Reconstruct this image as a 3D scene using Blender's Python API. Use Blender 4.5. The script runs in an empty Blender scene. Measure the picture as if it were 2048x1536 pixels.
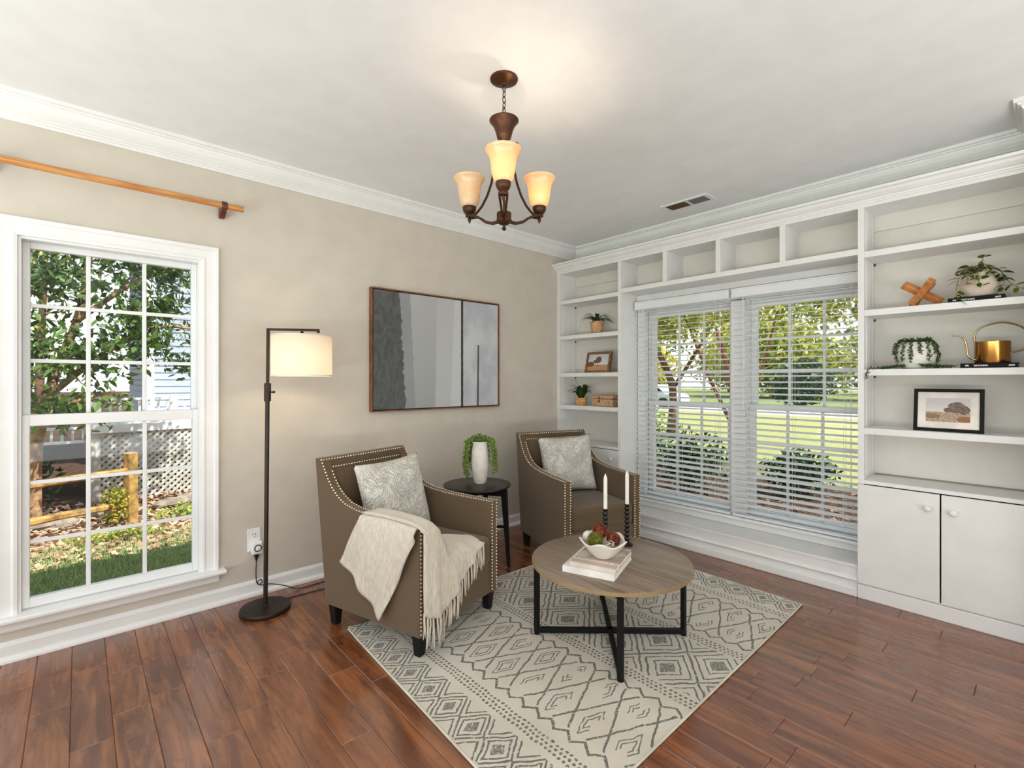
import bpy, bmesh, math, random
import numpy as np
from mathutils import Vector, Matrix, Euler, Quaternion
random.seed(7)
SC = bpy.context.scene
C = SC.collection
PI = math.pi

# ------------------------------------------------------------------ camera
FPX, HCAM, YAW = 966.0, 1.27, 48.1          # focal length in px of the 2048 frame, eye height, heading from +X
cd = bpy.data.cameras.new('camera'); cam = bpy.data.objects.new('camera', cd); C.objects.link(cam)
cd.sensor_width = 36.0; cd.lens = 36.0 * FPX / 2048.0
cd.shift_y = -7.5 / 2048.0; cd.clip_start = 0.05; cd.clip_end = 300
cam.location = (0, 0, HCAM); cam.rotation_euler = (PI / 2, 0, math.radians(YAW - 90))
SC.camera = cam

# ------------------------------------------------------------------ sky, sun, exposure
w = bpy.data.worlds.new('sky'); SC.world = w; w.use_nodes = True
wn = w.node_tree; wn.nodes.clear()
wo = wn.nodes.new('ShaderNodeOutputWorld'); bg = wn.nodes.new('ShaderNodeBackground')
tc = wn.nodes.new('ShaderNodeTexCoord'); sx = wn.nodes.new('ShaderNodeSeparateXYZ')
rp = wn.nodes.new('ShaderNodeValToRGB')
rp.color_ramp.elements[0].position = 0.0; rp.color_ramp.elements[0].color = (1.0, 1.0, 1.0, 1)
rp.color_ramp.elements[1].position = 0.7; rp.color_ramp.elements[1].color = (0.74, 0.87, 1.0, 1)
wn.links.new(tc.outputs['Generated'], sx.inputs[0]); wn.links.new(sx.outputs['Z'], rp.inputs[0])
wn.links.new(rp.outputs[0], bg.inputs['Color']); bg.inputs['Strength'].default_value = 1.6
wn.links.new(bg.outputs[0], wo.inputs[0])

sd = bpy.data.lights.new('sun', 'SUN'); sun = bpy.data.objects.new('sun', sd); C.objects.link(sun)
sd.energy = 10.5; sd.angle = math.radians(0.6); sd.color = (1.0, 0.95, 0.86)
SUN_DIR = Vector((-0.22, 0.62, -1.0)).normalized()
sun.rotation_euler = SUN_DIR.to_track_quat('-Z', 'Y').to_euler()

# added upward fill lamps behind the camera, standing in for unseen daylight
def fill_light(name, loc, rot, sx_, sy_, power, color):
    l = bpy.data.lights.new(name, 'AREA'); l.shape = 'RECTANGLE'; l.size = sx_; l.size_y = sy_; l.energy = power; l.color = color
    o = bpy.data.objects.new(name, l); C.objects.link(o); o.location = loc; o.rotation_euler = rot; return o
fill_light('side_fill_light', (-2.60, .2, .40), (0, -math.radians(169), 0), 1.2, 5.2, 240, (.91, .97, 1.0))
fill_light('back_fill_light', (.2, -2.40, .40), (math.radians(169), 0, 0), 5.4, 1.2, 215, (.91, .97, 1.0))

VS = SC.view_settings
VS.view_transform = 'Standard'; VS.look = 'None'; VS.gamma = 1.0; VS.use_curve_mapping = False
VS.exposure = -0.24
CY_ = SC.cycles
CY_.use_denoising = True
CY_.max_bounces = 10; CY_.diffuse_bounces = 5; CY_.glossy_bounces = 4; CY_.transmission_bounces = 6
CY_.transparent_max_bounces = 16
CY_.sample_clamp_indirect = 6.0; CY_.caustics_reflective = False; CY_.caustics_refractive = False

# ------------------------------------------------------------------ helpers: meshes
class MB:
    """collects shapes, then build() links them as one mesh object"""
    def __init__(s): s.v = []; s.f = []; s.M = None
    def _p(s, p):
        return tuple(s.M @ Vector(p)) if s.M is not None else tuple(p)
    def add(s, vs, fs):
        b = len(s.v); s.v += [s._p(p) for p in vs]; s.f += [tuple(b + i for i in f) for f in fs]; return s
    def box(s, x0, x1, y0, y1, z0, z1):
        vs = [(x, y, z) for z in (z0, z1) for y in (y0, y1) for x in (x0, x1)]
        return s.add(vs, [(0, 2, 3, 1), (4, 5, 7, 6), (0, 1, 5, 4), (2, 6, 7, 3), (0, 4, 6, 2), (1, 3, 7, 5)])
    def beam(s, p0, p1, wid, hei, up=(0, 0, 1)):
        p0, p1 = Vector(p0), Vector(p1); d = (p1 - p0).normalized(); u = Vector(up)
        sd_ = d.cross(u)
        if sd_.length < 1e-4: sd_ = d.cross(Vector((1, 0, 0)))
        sd_.normalize(); u = sd_.cross(d).normalized()
        vs = []
        for p in (p0, p1):
            for a, b in ((-1, -1), (1, -1), (1, 1), (-1, 1)): vs.append(p + sd_ * a * wid / 2 + u * b * hei / 2)
        return s.add(vs, [(3, 2, 1, 0), (4, 5, 6, 7), (0, 1, 5, 4), (1, 2, 6, 5), (2, 3, 7, 6), (3, 0, 4, 7)])
    def taper(s, x, y, z0, z1, r0, r1):
        vs = [(x + a * r, y + b * r, z) for z, r in ((z0, r0), (z1, r1)) for a, b in ((-1, -1), (1, -1), (1, 1), (-1, 1))]
        return s.add(vs, [(3, 2, 1, 0), (4, 5, 6, 7), (0, 1, 5, 4), (1, 2, 6, 5), (2, 3, 7, 6), (3, 0, 4, 7)])
    def lathe(s, prof, seg=24, c=(0, 0, 0), cap=True):
        vs = []; fs = []; n = len(prof)
        for r, z in prof:
            for k in range(seg):
                a = 2 * PI * k / seg; vs.append((c[0] + r * math.cos(a), c[1] + r * math.sin(a), c[2] + z))
        for i in range(n - 1):
            for k in range(seg):
                k2 = (k + 1) % seg; fs.append((i * seg + k, i * seg + k2, (i + 1) * seg + k2, (i + 1) * seg + k))
        if cap:
            fs.append(tuple(range(seg - 1, -1, -1))); fs.append(tuple((n - 1) * seg + k for k in range(seg)))
        return s.add(vs, fs)
    def tube(s, pts, r, seg=8, closed=False, flat=None):
        pts = [Vector(p) for p in pts]; n = len(pts); vs = []; fs = []
        rr = r if isinstance(r, (list, tuple)) else [r] * n
        pn = None
        for i, p in enumerate(pts):
            a = pts[(i - 1) % n] if (closed or i > 0) else p
            b = pts[(i + 1) % n] if (closed or i < n - 1) else p
            d = (b - a).normalized()
            if pn is None:
                pn = d.cross(Vector((0, 0, 1)))
                if pn.length < 1e-3: pn = d.cross(Vector((1, 0, 0)))
            pn = (pn - d * pn.dot(d)).normalized(); q = d.cross(pn)
            for k in range(seg):
                t = 2 * PI * k / seg
                vs.append(p + pn * math.cos(t) * rr[i] + q * math.sin(t) * rr[i] * (flat or 1.0))
        m = n if closed else n - 1
        for i in range(m):
            j = (i + 1) % n
            for k in range(seg):
                k2 = (k + 1) % seg; fs.append((i * seg + k, i * seg + k2, j * seg + k2, j * seg + k))
        if not closed:
            fs.append(tuple(range(seg - 1, -1, -1))); fs.append(tuple((n - 1) * seg + k for k in range(seg)))
        return s.add(vs, fs)
    def ball(s, c, r, seg=12, rings=8, sq=1.0):
        prof = [(max(1e-4, r * math.sin(PI * i / rings)), -r * sq * math.cos(PI * i / rings)) for i in range(rings + 1)]
        return s.lathe(prof, seg, c)
    def prism(s, poly, axis, a0, a1):
        """poly of 2-D points swept along an axis: 'x' (y,z), 'y' (x,z), 'z' (x,y)"""
        def mk(p, a):
            return (a, p[0], p[1]) if axis == 'x' else ((p[0], a, p[1]) if axis == 'y' else (p[0], p[1], a))
        n = len(poly)
        vs = [mk(p, a0) for p in poly] + [mk(p, a1) for p in poly]
        fs = [tuple(range(n)), tuple(range(2 * n - 1, n - 1, -1))]
        fs += [((i + 1) % n, i, n + i, n + (i + 1) % n) for i in range(n)]
        return s.add(vs, fs)
    def grid(s, fn, nu, nv):
        vs = [fn(i / nu, j / nv) for j in range(nv + 1) for i in range(nu + 1)]
        fs = [(j * (nu + 1) + i, j * (nu + 1) + i + 1, (j + 1) * (nu + 1) + i + 1, (j + 1) * (nu + 1) + i) for j in range(nv) for i in range(nu)]
        return s.add(vs, fs)
    def build(s, name, m, parent=None, smooth=False, bevel=0, seg=2, world=True, fix=True):
        me = bpy.data.meshes.new(name)
        vs = s.v
        if parent is not None and world:
            o = ROOTLOC.get(parent.name)
            if o is not None: vs = [(p[0] - o[0], p[1] - o[1], p[2] - o[2]) for p in vs]
        me.from_pydata(vs, [], s.f)
        if fix:
            bm = bmesh.new(); bm.from_mesh(me); bmesh.ops.recalc_face_normals(bm, faces=bm.faces); bm.to_mesh(me); bm.free()
        if m is not None: me.materials.append(m)
        ob = bpy.data.objects.new(name, me); C.objects.link(ob)
        if smooth:
            me.polygons.foreach_set('use_smooth', [True] * len(me.polygons))
            if smooth == 'auto': me.set_sharp_from_angle(angle=math.radians(40))
        if bevel:
            b = ob.modifiers.new('bevel', 'BEVEL'); b.width = bevel; b.segments = seg; b.limit_method = 'ANGLE'; b.angle_limit = math.radians(35)
        if parent is not None:
            ob.parent = parent
            if parent.name in ROOTLOC: ROOTLOC[ob.name] = ROOTLOC[parent.name]
        return ob

ROOTLOC = {}
def tag(o, label=None, cat=None, group=None, kind=None):
    if label: o['label'] = label
    if cat: o['category'] = cat
    if group: o['group'] = group
    if kind: o['kind'] = kind
    return o
def thing(name, loc, label=None, cat=None, group=None, rotz=0, kind=None):
    o = bpy.data.objects.new(name, None); C.objects.link(o); o.location = loc; o.rotation_euler = (0, 0, rotz)
    o.empty_display_size = 0.1
    ROOTLOC[o.name] = tuple(loc)
    return tag(o, label, cat, group, kind)
def local(o): ROOTLOC.pop(o.name, None); return o        # parts of this thing are given in its own frame
def share(name, me, parent, loc, rot=(0, 0, 0), scale=(1, 1, 1)):
    """another object on the same mesh data; loc in the frame build() uses"""
    ob = bpy.data.objects.new(name, me); C.objects.link(ob)
    o = ROOTLOC.get(parent.name, (0, 0, 0)) if parent else (0, 0, 0)
    ob.location = (loc[0] - o[0], loc[1] - o[1], loc[2] - o[2]); ob.rotation_euler = rot; ob.scale = scale
    if parent: ob.parent = parent
    return ob
def copy_tree(o, parent=None):
    c = o.copy(); C.objects.link(c); c.parent = parent
    for ch in list(o.children): copy_tree(ch, c)
    return c
def struct(o): o['kind'] = 'structure'; return o
def np_mesh(name, V, Fq, m, parent=None, world=True):
    """quads from numpy arrays"""
    V = np.asarray(V, np.float32)
    if parent is not None and world and parent.name in ROOTLOC: V = V - np.array(ROOTLOC[parent.name], np.float32)
    Fq = np.asarray(Fq, np.int32); n = len(Fq); k = Fq.shape[1]
    me = bpy.data.meshes.new(name); me.vertices.add(len(V)); me.vertices.foreach_set('co', V.ravel())
    me.loops.add(n * k); me.loops.foreach_set('vertex_index', Fq.ravel()); me.polygons.add(n)
    me.polygons.foreach_set('loop_start', np.arange(0, n * k, k, dtype=np.int32))
    me.polygons.foreach_set('loop_total', np.full(n, k, np.int32)); me.update(calc_edges=True)
    me.materials.append(m)
    ob = bpy.data.objects.new(name, me); C.objects.link(ob)
    if parent is not None: ob.parent = parent
    return ob
RNG = np.random.default_rng(5)
def leaf_cloud(name, m, blobs, n, size, parent=None, asp=0.5, droop=0.0, world=True, seed=None, shell=0.55):
    """n rhombic leaves spread through ellipsoid blobs [(cx,cy,cz,rx,ry,rz)]"""
    rng = np.random.default_rng(seed) if seed is not None else RNG
    B = np.array(blobs, float); wgt = B[:, 3] * B[:, 4] * B[:, 5]; wgt = wgt ** 0.7; wgt /= wgt.sum()
    k = rng.choice(len(B), n, p=wgt)
    d = rng.normal(size=(n, 3)); d /= np.linalg.norm(d, axis=1)[:, None]
    r = (shell + (1 - shell) * rng.random(n)) * np.where(rng.random(n) < .25, rng.random(n), 1.0)
    P = B[k, :3] + d * r[:, None] * B[k, 3:]
    a = rng.normal(size=(n, 3)); a[:, 2] -= droop; a /= np.linalg.norm(a, axis=1)[:, None]
    b = np.cross(a, rng.normal(size=(n, 3))); b /= np.linalg.norm(b, axis=1)[:, None]
    L = size * (0.6 + 0.8 * rng.random(n))[:, None]; W = L * asp
    V = np.stack([P - a * L / 2, P + b * W / 2, P + a * L / 2, P - b * W / 2], 1).reshape(-1, 3)
    F = np.arange(4 * n).reshape(n, 4)
    return np_mesh(name, V, F, m, parent, world)

# ------------------------------------------------------------------ helpers: node expressions and materials
class E:
    nt = None
    def __init__(s, v): s.v = v
    def _op(s, op, *o):
        n = E.nt.nodes.new('ShaderNodeMath'); n.operation = op
        for i, x in enumerate((s,) + o):
            x = x.v if isinstance(x, E) else x
            if isinstance(x, (int, float)): n.inputs[i].default_value = x
            else: E.nt.links.new(x, n.inputs[i])
        return E(n.outputs[0])
    def __add__(s, o): return s._op('ADD', o)
    __radd__ = __add__
    def __sub__(s, o): return s._op('SUBTRACT', o)
    def __rsub__(s, o): return E(o)._op('SUBTRACT', s)
    def __mul__(s, o): return s._op('MULTIPLY', o)
    __rmul__ = __mul__
    def __truediv__(s, o): return s._op('DIVIDE', o)
    def abs(s): return s._op('ABSOLUTE')
    def fract(s): return s._op('FRACT')
    def floor(s): return s._op('FLOOR')
    def sqrt(s): return s._op('SQRT')
    def sin(s): return s._op('SINE')
    def lt(s, o): return s._op('LESS_THAN', o)
    def gt(s, o): return s._op('GREATER_THAN', o)
    def min(s, o): return s._op('MINIMUM', o)
    def max(s, o): return s._op('MAXIMUM', o)
    def step(s, a, b):
        n = E.nt.nodes.new('ShaderNodeMapRange'); n.interpolation_type = 'SMOOTHSTEP'
        E.nt.links.new(s.v, n.inputs['Value']); n.inputs['From Min'].default_value = a; n.inputs['From Max'].default_value = b
        return E(n.outputs[0])
def N(t, **k):
    n = E.nt.nodes.new(t)
    for a, b in k.items(): setattr(n, a, b)
    return n
def coords(kind='Object'):
    t = N('ShaderNodeTexCoord'); s = N('ShaderNodeSeparateXYZ'); E.nt.links.new(t.outputs[kind], s.inputs[0])
    return t.outputs[kind], E(s.outputs[0]), E(s.outputs[1]), E(s.outputs[2])
def vec(x, y, z=0.0):
    n = N('ShaderNodeCombineXYZ')
    for i, q in enumerate((x, y, z)):
        q = q.v if isinstance(q, E) else q
        if isinstance(q, (int, float)): n.inputs[i].default_value = q
        else: E.nt.links.new(q, n.inputs[i])
    return n.outputs[0]
def noise(v, scale, detail=3.0, rough=0.55, dist=0.0):
    n = N('ShaderNodeTexNoise'); E.nt.links.new(v, n.inputs['Vector'])
    n.inputs['Scale'].default_value = scale; n.inputs['Detail'].default_value = detail
    n.inputs['Roughness'].default_value = rough; n.inputs['Distortion'].default_value = dist
    return E(n.outputs[0])
def voro(v, scale, feat='F1'):
    n = N('ShaderNodeTexVoronoi'); n.feature = feat; E.nt.links.new(v, n.inputs['Vector']); n.inputs['Scale'].default_value = scale
    return E(n.outputs['Distance'])
def lin(c):
    """sRGB 0..255 to linear"""
    return tuple((x / 255 / 12.92 if x / 255 <= 0.04045 else ((x / 255 + 0.055) / 1.055) ** 2.4) for x in c)
def col(c):
    n = N('ShaderNodeRGB'); n.outputs[0].default_value = (*lin(c), 1); return n.outputs[0]
def mixc(f, a, b):
    n = N('ShaderNodeMix'); n.data_type = 'RGBA'; n.clamp_factor = True
    f = f.v if isinstance(f, E) else f
    if isinstance(f, (int, float)): n.inputs[0].default_value = f
    else: E.nt.links.new(f, n.inputs[0])
    for i, x in ((6, a), (7, b)):
        E.nt.links.new(col(x) if isinstance(x, tuple) else x, n.inputs[i])
    return n.outputs[2]
def bump(h, strength=0.3, dist=0.002):
    n = N('ShaderNodeBump'); n.inputs['Strength'].default_value = strength; n.inputs['Distance'].default_value = dist
    E.nt.links.new(h.v, n.inputs['Height']); return n.outputs[0]
def newmat(name):
    m = bpy.data.materials.new(name); m.use_nodes = True; E.nt = m.node_tree
    p = m.node_tree.nodes['Principled BSDF']; return m, p
def setp(p, color=None, rough=0.5, metal=0.0, normal=None, spec=None, sheen=None, coat=None):
    if color is not None:
        if isinstance(color, tuple): p.inputs['Base Color'].default_value = (*lin(color), 1)
        else: E.nt.links.new(color, p.inputs['Base Color'])
    if isinstance(rough, E): E.nt.links.new(rough.v, p.inputs['Roughness'])
    else: p.inputs['Roughness'].default_value = rough
    p.inputs['Metallic'].default_value = metal
    if normal is not None: E.nt.links.new(normal, p.inputs['Normal'])
    if spec is not None: p.inputs['Specular IOR Level'].default_value = spec
    if sheen is not None: p.inputs['Sheen Weight'].default_value = sheen
    if coat is not None: p.inputs['Coat Weight'].default_value = coat
MC = {}
def plain(name, c, rough=0.5, metal=0.0, var=0.06, scale=6.0, bmp=0.0, bscale=200.0, spec=None, sheen=None, coat=None):
    """one colour with faint procedural unevenness"""
    if name in MC: return MC[name]
    m, p = newmat(name); v, x, y, z = coords()
    n = noise(v, scale, 3)
    d = tuple(max(0, q * (1 - var)) for q in c); e = tuple(min(255, q * (1 + var)) for q in c)
    cc = mixc(n.step(.3, .7), d, e)
    setp(p, cc, rough, metal, bump(noise(v, bscale, 2), bmp, 0.002) if bmp else None, spec, sheen, coat)
    MC[name] = m; return m
# ------------------------------------------------------------------ materials of the room
M_WALL = plain('beige_wall_paint', (206, 199, 187), 0.75, var=0.015, bmp=0.05, bscale=350)
M_CEIL = plain('ceiling_paint', (238, 238, 238), 0.85, var=0.01, bmp=0.05, bscale=300)
M_TRIM = plain('white_trim_paint', (236, 236, 236), 0.38, var=0.01)
M_CAB = plain('white_cabinet_paint', (232, 232, 231), 0.42, var=0.012)
M_BACK = plain('warm_lit_back_panel_paint', (224, 219, 212), 0.6, var=0.012)  # white paint with the warmth of the light put into its colour
M_VINYL = plain('white_vinyl', (234, 235, 236), 0.35, var=0.01)
M_BLIND = plain('white_blind_slat', (232, 234, 236), 0.4, var=0.01)
M_BLACK = plain('black_metal', (11, 11, 12), 0.5, var=0.1, spec=.25)
M_BLACKWOOD = plain('black_painted_wood', (14, 12, 11), 0.45, var=0.15, spec=.3)
M_EBONY = plain('dark_brown_table_top', (38, 30, 27), 0.34, var=0.15)
M_BRONZE = plain('oil_rubbed_bronze', (70, 42, 24), 0.42, metal=0.55, var=0.15)
M_LAMPMETAL = plain('dark_bronze_lamp_metal', (48, 36, 28), 0.45, metal=0.5, var=0.12)
M_DARK = plain('dark_gap', (5, 5, 5), 0.9, var=0)

def mat_glass():
    m, p = newmat('window_glass'); nt = m.node_tree; nt.nodes.remove(p)
    o = nt.nodes['Material Output']
    t = N('ShaderNodeBsdfTransparent'); g = N('ShaderNodeBsdfGlossy'); g.inputs['Roughness'].default_value = 0.02
    f = N('ShaderNodeFresnel'); f.inputs['IOR'].default_value = 1.45
    x = N('ShaderNodeMixShader')
    t.inputs[0].default_value = (0.97, 0.985, 0.98, 1)
    k = (E(f.outputs[0]) * 0.3)
    nt.links.new(k.v, x.inputs[0]); nt.links.new(t.outputs[0], x.inputs[1]); nt.links.new(g.outputs[0], x.inputs[2])
    nt.links.new(x.outputs[0], o.inputs[0]); return m
M_GLASS = mat_glass()

def mat_plank():
    m, p = newmat('hand_scraped_wood_plank'); v, x, y, z = coords()
    oi = N('ShaderNodeObjectInfo'); rnd = E(oi.outputs['Random'])
    vv = vec(x * 9.0 + rnd * 37.0, y * 1.1 + rnd * 91.0, z)
    g = noise(vv, 1.6, 5, 0.6, 0.8)
    fine = noise(vec(x * 60 + rnd * 11, y * 3.0 + rnd * 51, z), 1.0, 4, 0.6, 0.5)
    knot = noise(vec(x * 14 + rnd * 23, y * 7 + rnd * 71, z), 1.0, 3, 0.6, 1.5)
    a = mixc(g.step(.35, .66), (100, 54, 29), (160, 98, 56))
    b = mixc(fine.step(.35, .7) * 0.35, a, (76, 36, 19))
    b2 = mixc(knot.step(.58, .76) * 0.7, b, (70, 33, 20))
    c = mixc(rnd * 0.45, b2, (116, 58, 30))
    wav = noise(vec(x * 9 + rnd * 5, y * 3 + rnd * 9, 0), 1.0, 0)
    h = wav * 1.0
    setp(p, c, (g * 0.08 + 0.20), 0, bump(h, 0.12, 0.005), spec=1.0, coat=0.0)
    p.inputs['IOR'].default_value = 1.65
    return m
M_PLANK = mat_plank()

# ------------------------------------------------------------------ room shell
YW, XW, XF, ZC = 3.148, 3.667, 3.40, 2.56     # window wall with the art, bookcase wall, bookcase fronts, ceiling
b = MB()
WX0, WX1, WZ0, WZ1 = -0.208, 0.507, 0.205, 1.933
b.box(-2.8, WX0, YW, YW + .16, -.1, ZC); b.box(WX1, XW + .16, YW, YW + .16, -.1, ZC)
b.box(WX0, WX1, YW, YW + .16, -.1, WZ0 - .02); b.box(WX0, WX1, YW, YW + .16, WZ1, ZC)
struct(b.build('wall_left', M_WALL))
b = MB()
OY0, OY1, OZ0, OZ1 = 0.75, 2.35, 0.262, 1.87
b.box(XW, XW + .16, OY1, YW, -.1, ZC); b.box(XW, XW + .16, -.1, OY0, -.1, ZC)
b.box(XW, XW + .16, OY0, OY1, -.1, OZ0); b.box(XW, XW + .16, OY0, OY1, OZ1, ZC)
struct(b.build('wall_right', M_WALL))
struct(MB().box(3.29, XW, -2.6, 0.02, -.1, ZC).build('wall_return', M_WALL))
struct(MB().box(-2.8, XW + .16, -2.76, -2.6, -.1, ZC).build('wall_back', M_WALL))
struct(MB().box(-2.8, XW + .7, -2.9, YW + .45, ZC, ZC + .25).build('ceiling', M_CEIL))

# floor: a base with every board as its own piece
fl = MB().box(-2.8, XW + .1, -2.6, YW + .1, -.12, -.013).build('floor', plain('floor_base', (120, 78, 52), .6)); struct(fl)
def plank_mesh(L, W):
    T = .012; c = .0022; mb = MB()
    vs = [(0, 0, -T), (W, 0, -T), (W, L, -T), (0, L, -T), (0, 0, -c), (W, 0, -c), (W, L, -c), (0, L, -c),
          (c, c, 0), (W - c, c, 0), (W - c, L - c, 0), (c, L - c, 0)]
    mb.add(vs, [(3, 2, 1, 0), (8, 9, 10, 11)] + [(i, (i + 1) % 4, 4 + (i + 1) % 4, 4 + i) for i in range(4)] + [(4 + i, 4 + (i + 1) % 4, 8 + (i + 1) % 4, 8 + i) for i in range(4)])
    o = mb.build('plank', M_PLANK, fl); return o
PW, GAP = 0.1175, 0.0005
LENS = [.34, .46, .6, .76, .92, 1.1]
pm = {}
for L in LENS:
    o = plank_mesh(L, PW - GAP); pm[L] = o.data; bpy.data.objects.remove(o)
rp_ = random.Random(11)
x = -1.08
while x < XF + .02:
    y = YW + .02
    first = True
    while y > -0.75:
        L = rp_.choice(LENS)
        if first: y += rp_.random() * .25 * 0; first = False
        L = L if y - L > -1.2 else LENS[-1]
        o = bpy.data.objects.new('plank', pm[L]); C.objects.link(o); o.parent = fl
        o.location = (x, y - L, 0)
        y -= L + GAP
    x += PW
far = MB().box(-2.8, -1.1, -2.6, YW, -.013, 0).box(-1.1, 3.4, -2.6, -1.9, -.013, 0).build('floor_far_boards', M_PLANK, fl)

# baseboard with shoe moulding
prof = [(0, 0), (.030, 0), (.029, .010), (.024, .020), (.014, .026), (.014, .072), (.010, .082), (.004, .090), (0, .090)]
struct(MB().prism([(YW - d, z) for d, z in prof], 'x', -2.8, XF - .0).build('baseboard_left', M_TRIM))

struct(MB().prism([(3.29 - d, z) for d, z in prof], 'y', -2.6, .02).build('baseboard_return', M_TRIM))
# crown moulding, mitred round the room
CP = [(0, 2.447), (.010, 2.447), (.012, 2.458), (.018, 2.460), (.019, 2.468), (.026, 2.471), (.030, 2.478), (.040, 2.486), (.055, 2.502),
      (.066, 2.522), (.070, 2.532), (.080, 2.535), (.082, 2.541), (.094, 2.543), (.095, ZC), (0, ZC)]
def sweep(path, prof, name, m, parent=None, split=False):
    """profile (distance to the right of the path, height) along a plan path with mitred corners"""
    n = len(path); P = [Vector((p[0], p[1])) for p in path]; rows = []
    for i in range(n):
        d0 = (P[i] - P[i - 1]).normalized() if i > 0 else None
        d1 = (P[i + 1] - P[i]).normalized() if i < n - 1 else None
        r0 = Vector((d0.y, -d0.x)) if d0 else None; r1 = Vector((d1.y, -d1.x)) if d1 else None
        if r0 is None: mt = r1
        elif r1 is None: mt = r0
        else: mt = (r0 + r1) / (1 + r0.dot(r1))
        rows.append([(P[i].x + mt.x * d, P[i].y + mt.y * d, z) for d, z in prof])
    k = len(prof); out = []
    segs = [(i, i + 1) for i in range(n - 1)]
    def quad(mb, i):
        mb.add(rows[i] + rows[i + 1], [(a, (a + 1) % k, k + (a + 1) % k, k + a) for a in range(k)] + [tuple(range(k - 1, -1, -1)), tuple(k + a for a in range(k))])
    if split:
        for q, (i, j) in enumerate(segs):
            mb = MB(); quad(mb, i); out.append(mb.build(name[q], m, parent))
        return out
    mb = MB()
    for i, j in segs: quad(mb, i)
    return mb.build(name, m, parent)
for o in sweep([(-2.8, YW), (XW, YW), (XW, .02), (3.29, .02), (3.29, -2.6)], CP, ['trim_1', 'trim_2', 'trim_3', 'trim_4'], M_TRIM, split=True): struct(o)

# ------------------------------------------------------------------ windows
def sash(parent, mp, u0, u1, z0, z1, d, rail_b, rail_t, stile, vm, hm, nm):
    """one sash in a wall plane; mp(u, depth, z) -> world; depth d is the glass plane"""
    def bx(mb, ua, ub, da, db, za, zb):
        A, B = mp(ua, da, za), mp(ub, db, zb)
        mb.box(min(A[0], B[0]), max(A[0], B[0]), min(A[1], B[1]), max(A[1], B[1]), za, zb)
    f = MB(); t = .018
    bx(f, u0, u0 + stile, d - t, d + t, z0, z1); bx(f, u1 - stile, u1, d - t, d + t, z0, z1)
    bx(f, u0 + stile, u1 - stile, d - t, d + t, z0, z0 + rail_b); bx(f, u0 + stile, u1 - stile, d - t, d + t, z1 - rail_t, z1)
    so = f.build('sash', M_VINYL, parent, bevel=.003)
    g0, g1, h0, h1 = u0 + stile, u1 - stile, z0 + rail_b, z1 - rail_t
    us = [g0] + vm + [g1]; zs = [h0] + hm + [h1]; mw = .009
    for q in vm:
        mb = MB(); bx(mb, q - mw, q + mw, d - .007, d + .007, h0, h1); mb.build('muntin', M_VINYL, so, bevel=.002)
    for q in hm:
        for i in range(len(us) - 1):
            mb = MB(); bx(mb, us[i] + (mw if i else 0), us[i + 1] - (mw if i < len(us) - 2 else 0), d - .007, d + .007, q - mw, q + mw); mb.build('muntin', M_VINYL, so, bevel=.002)
    for i in range(len(us) - 1):
        for j in range(len(zs) - 1):
            mb = MB(); bx(mb, us[i] + (mw if i else 0), us[i + 1] - (mw if i < len(us) - 2 else 0), d - .0015, d + .0015, zs[j] + (mw if j else 0), zs[j + 1] - (mw if j < len(zs) - 2 else 0))
            mb.build('pane', M_GLASS, so)
    return so
# window_1 beside the floor lamp
w1 = thing('window_1', (0.15, YW, WZ0), kind='structure')
mp = lambda u, d, z: (u, YW + d, z)
f = MB(); f.box(WX0, WX0 + .012, YW - .0, YW + .15, WZ0, WZ1); f.box(WX1 - .012, WX1, YW, YW + .15, WZ0, WZ1)
f.box(WX0 + .012, WX1 - .012, YW, YW + .15, WZ1 - .012, WZ1); f.box(WX0 + .012, WX1 - .012, YW + .03, YW + .15, WZ0 - .02, WZ0 + .008)
f.build('window_frame', M_VINYL, w1)
sash(w1, mp, WX0 + .012, WX1 - .012, 1.062, WZ1 - .012, .078, .045, .030, .026, [.0365, .2605], [1.362, 1.624], 'u')
sash(w1, mp, WX0 + .012, WX1 - .012, WZ0 + .008, 1.108, .038, .042, .052, .026, [.036, .259], [.514, .790], 'l')
# casing with a moulded outer edge
def casing(parent, P, m=M_TRIM):
    for args in P:
        MB().box(*args).build('casing', m, parent, bevel=.004)
CW = .082
def cas_v(x0, x1, inner_right):
    pr = [(0, 0), (0, .014), (.012, .017), (.022, .013), (.056, .015), (.062, .022), (.078, .024), (CW, .020), (CW, 0)]
    return pr
ch_ = cas_v(0, 0, 0)
def miter_casing(parent, u0, u1, z0, z1, mapf):
    """three-sided casing, mitred at the head, from a profile of (distance outwards, thickness)"""
    k = len(ch_)
    L = [[mapf(u0 - a, t, z0) for a, t in ch_], [mapf(u0 - a, t, z1 + a) for a, t in ch_], [mapf(u1 + a, t, z1 + a) for a, t in ch_], [mapf(u1 + a, t, z0) for a, t in ch_]]
    for i in range(3):
        MB().add(L[i] + L[i + 1], [(a, (a + 1) % k, k + (a + 1) % k, k + a) for a in range(k)] + [tuple(range(k)), tuple(k + a for a in range(k))]).build('casing', M_TRIM, parent)
miter_casing(w1, WX0, WX1, WZ0, WZ1, lambda u, t, z: (u, YW - t, z))
MB().box(-.325, .622, YW - .066, YW + .03, .184, .207).build('window_sill', M_TRIM, w1, bevel=.008, seg=3)
MB().prism([(YW, .133), (YW - .012, .133), (YW - .016, .140), (YW - .016, .178), (YW - .022, .184), (YW, .184)], 'x', -.292, .590).build('window_apron', M_TRIM, w1)

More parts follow.
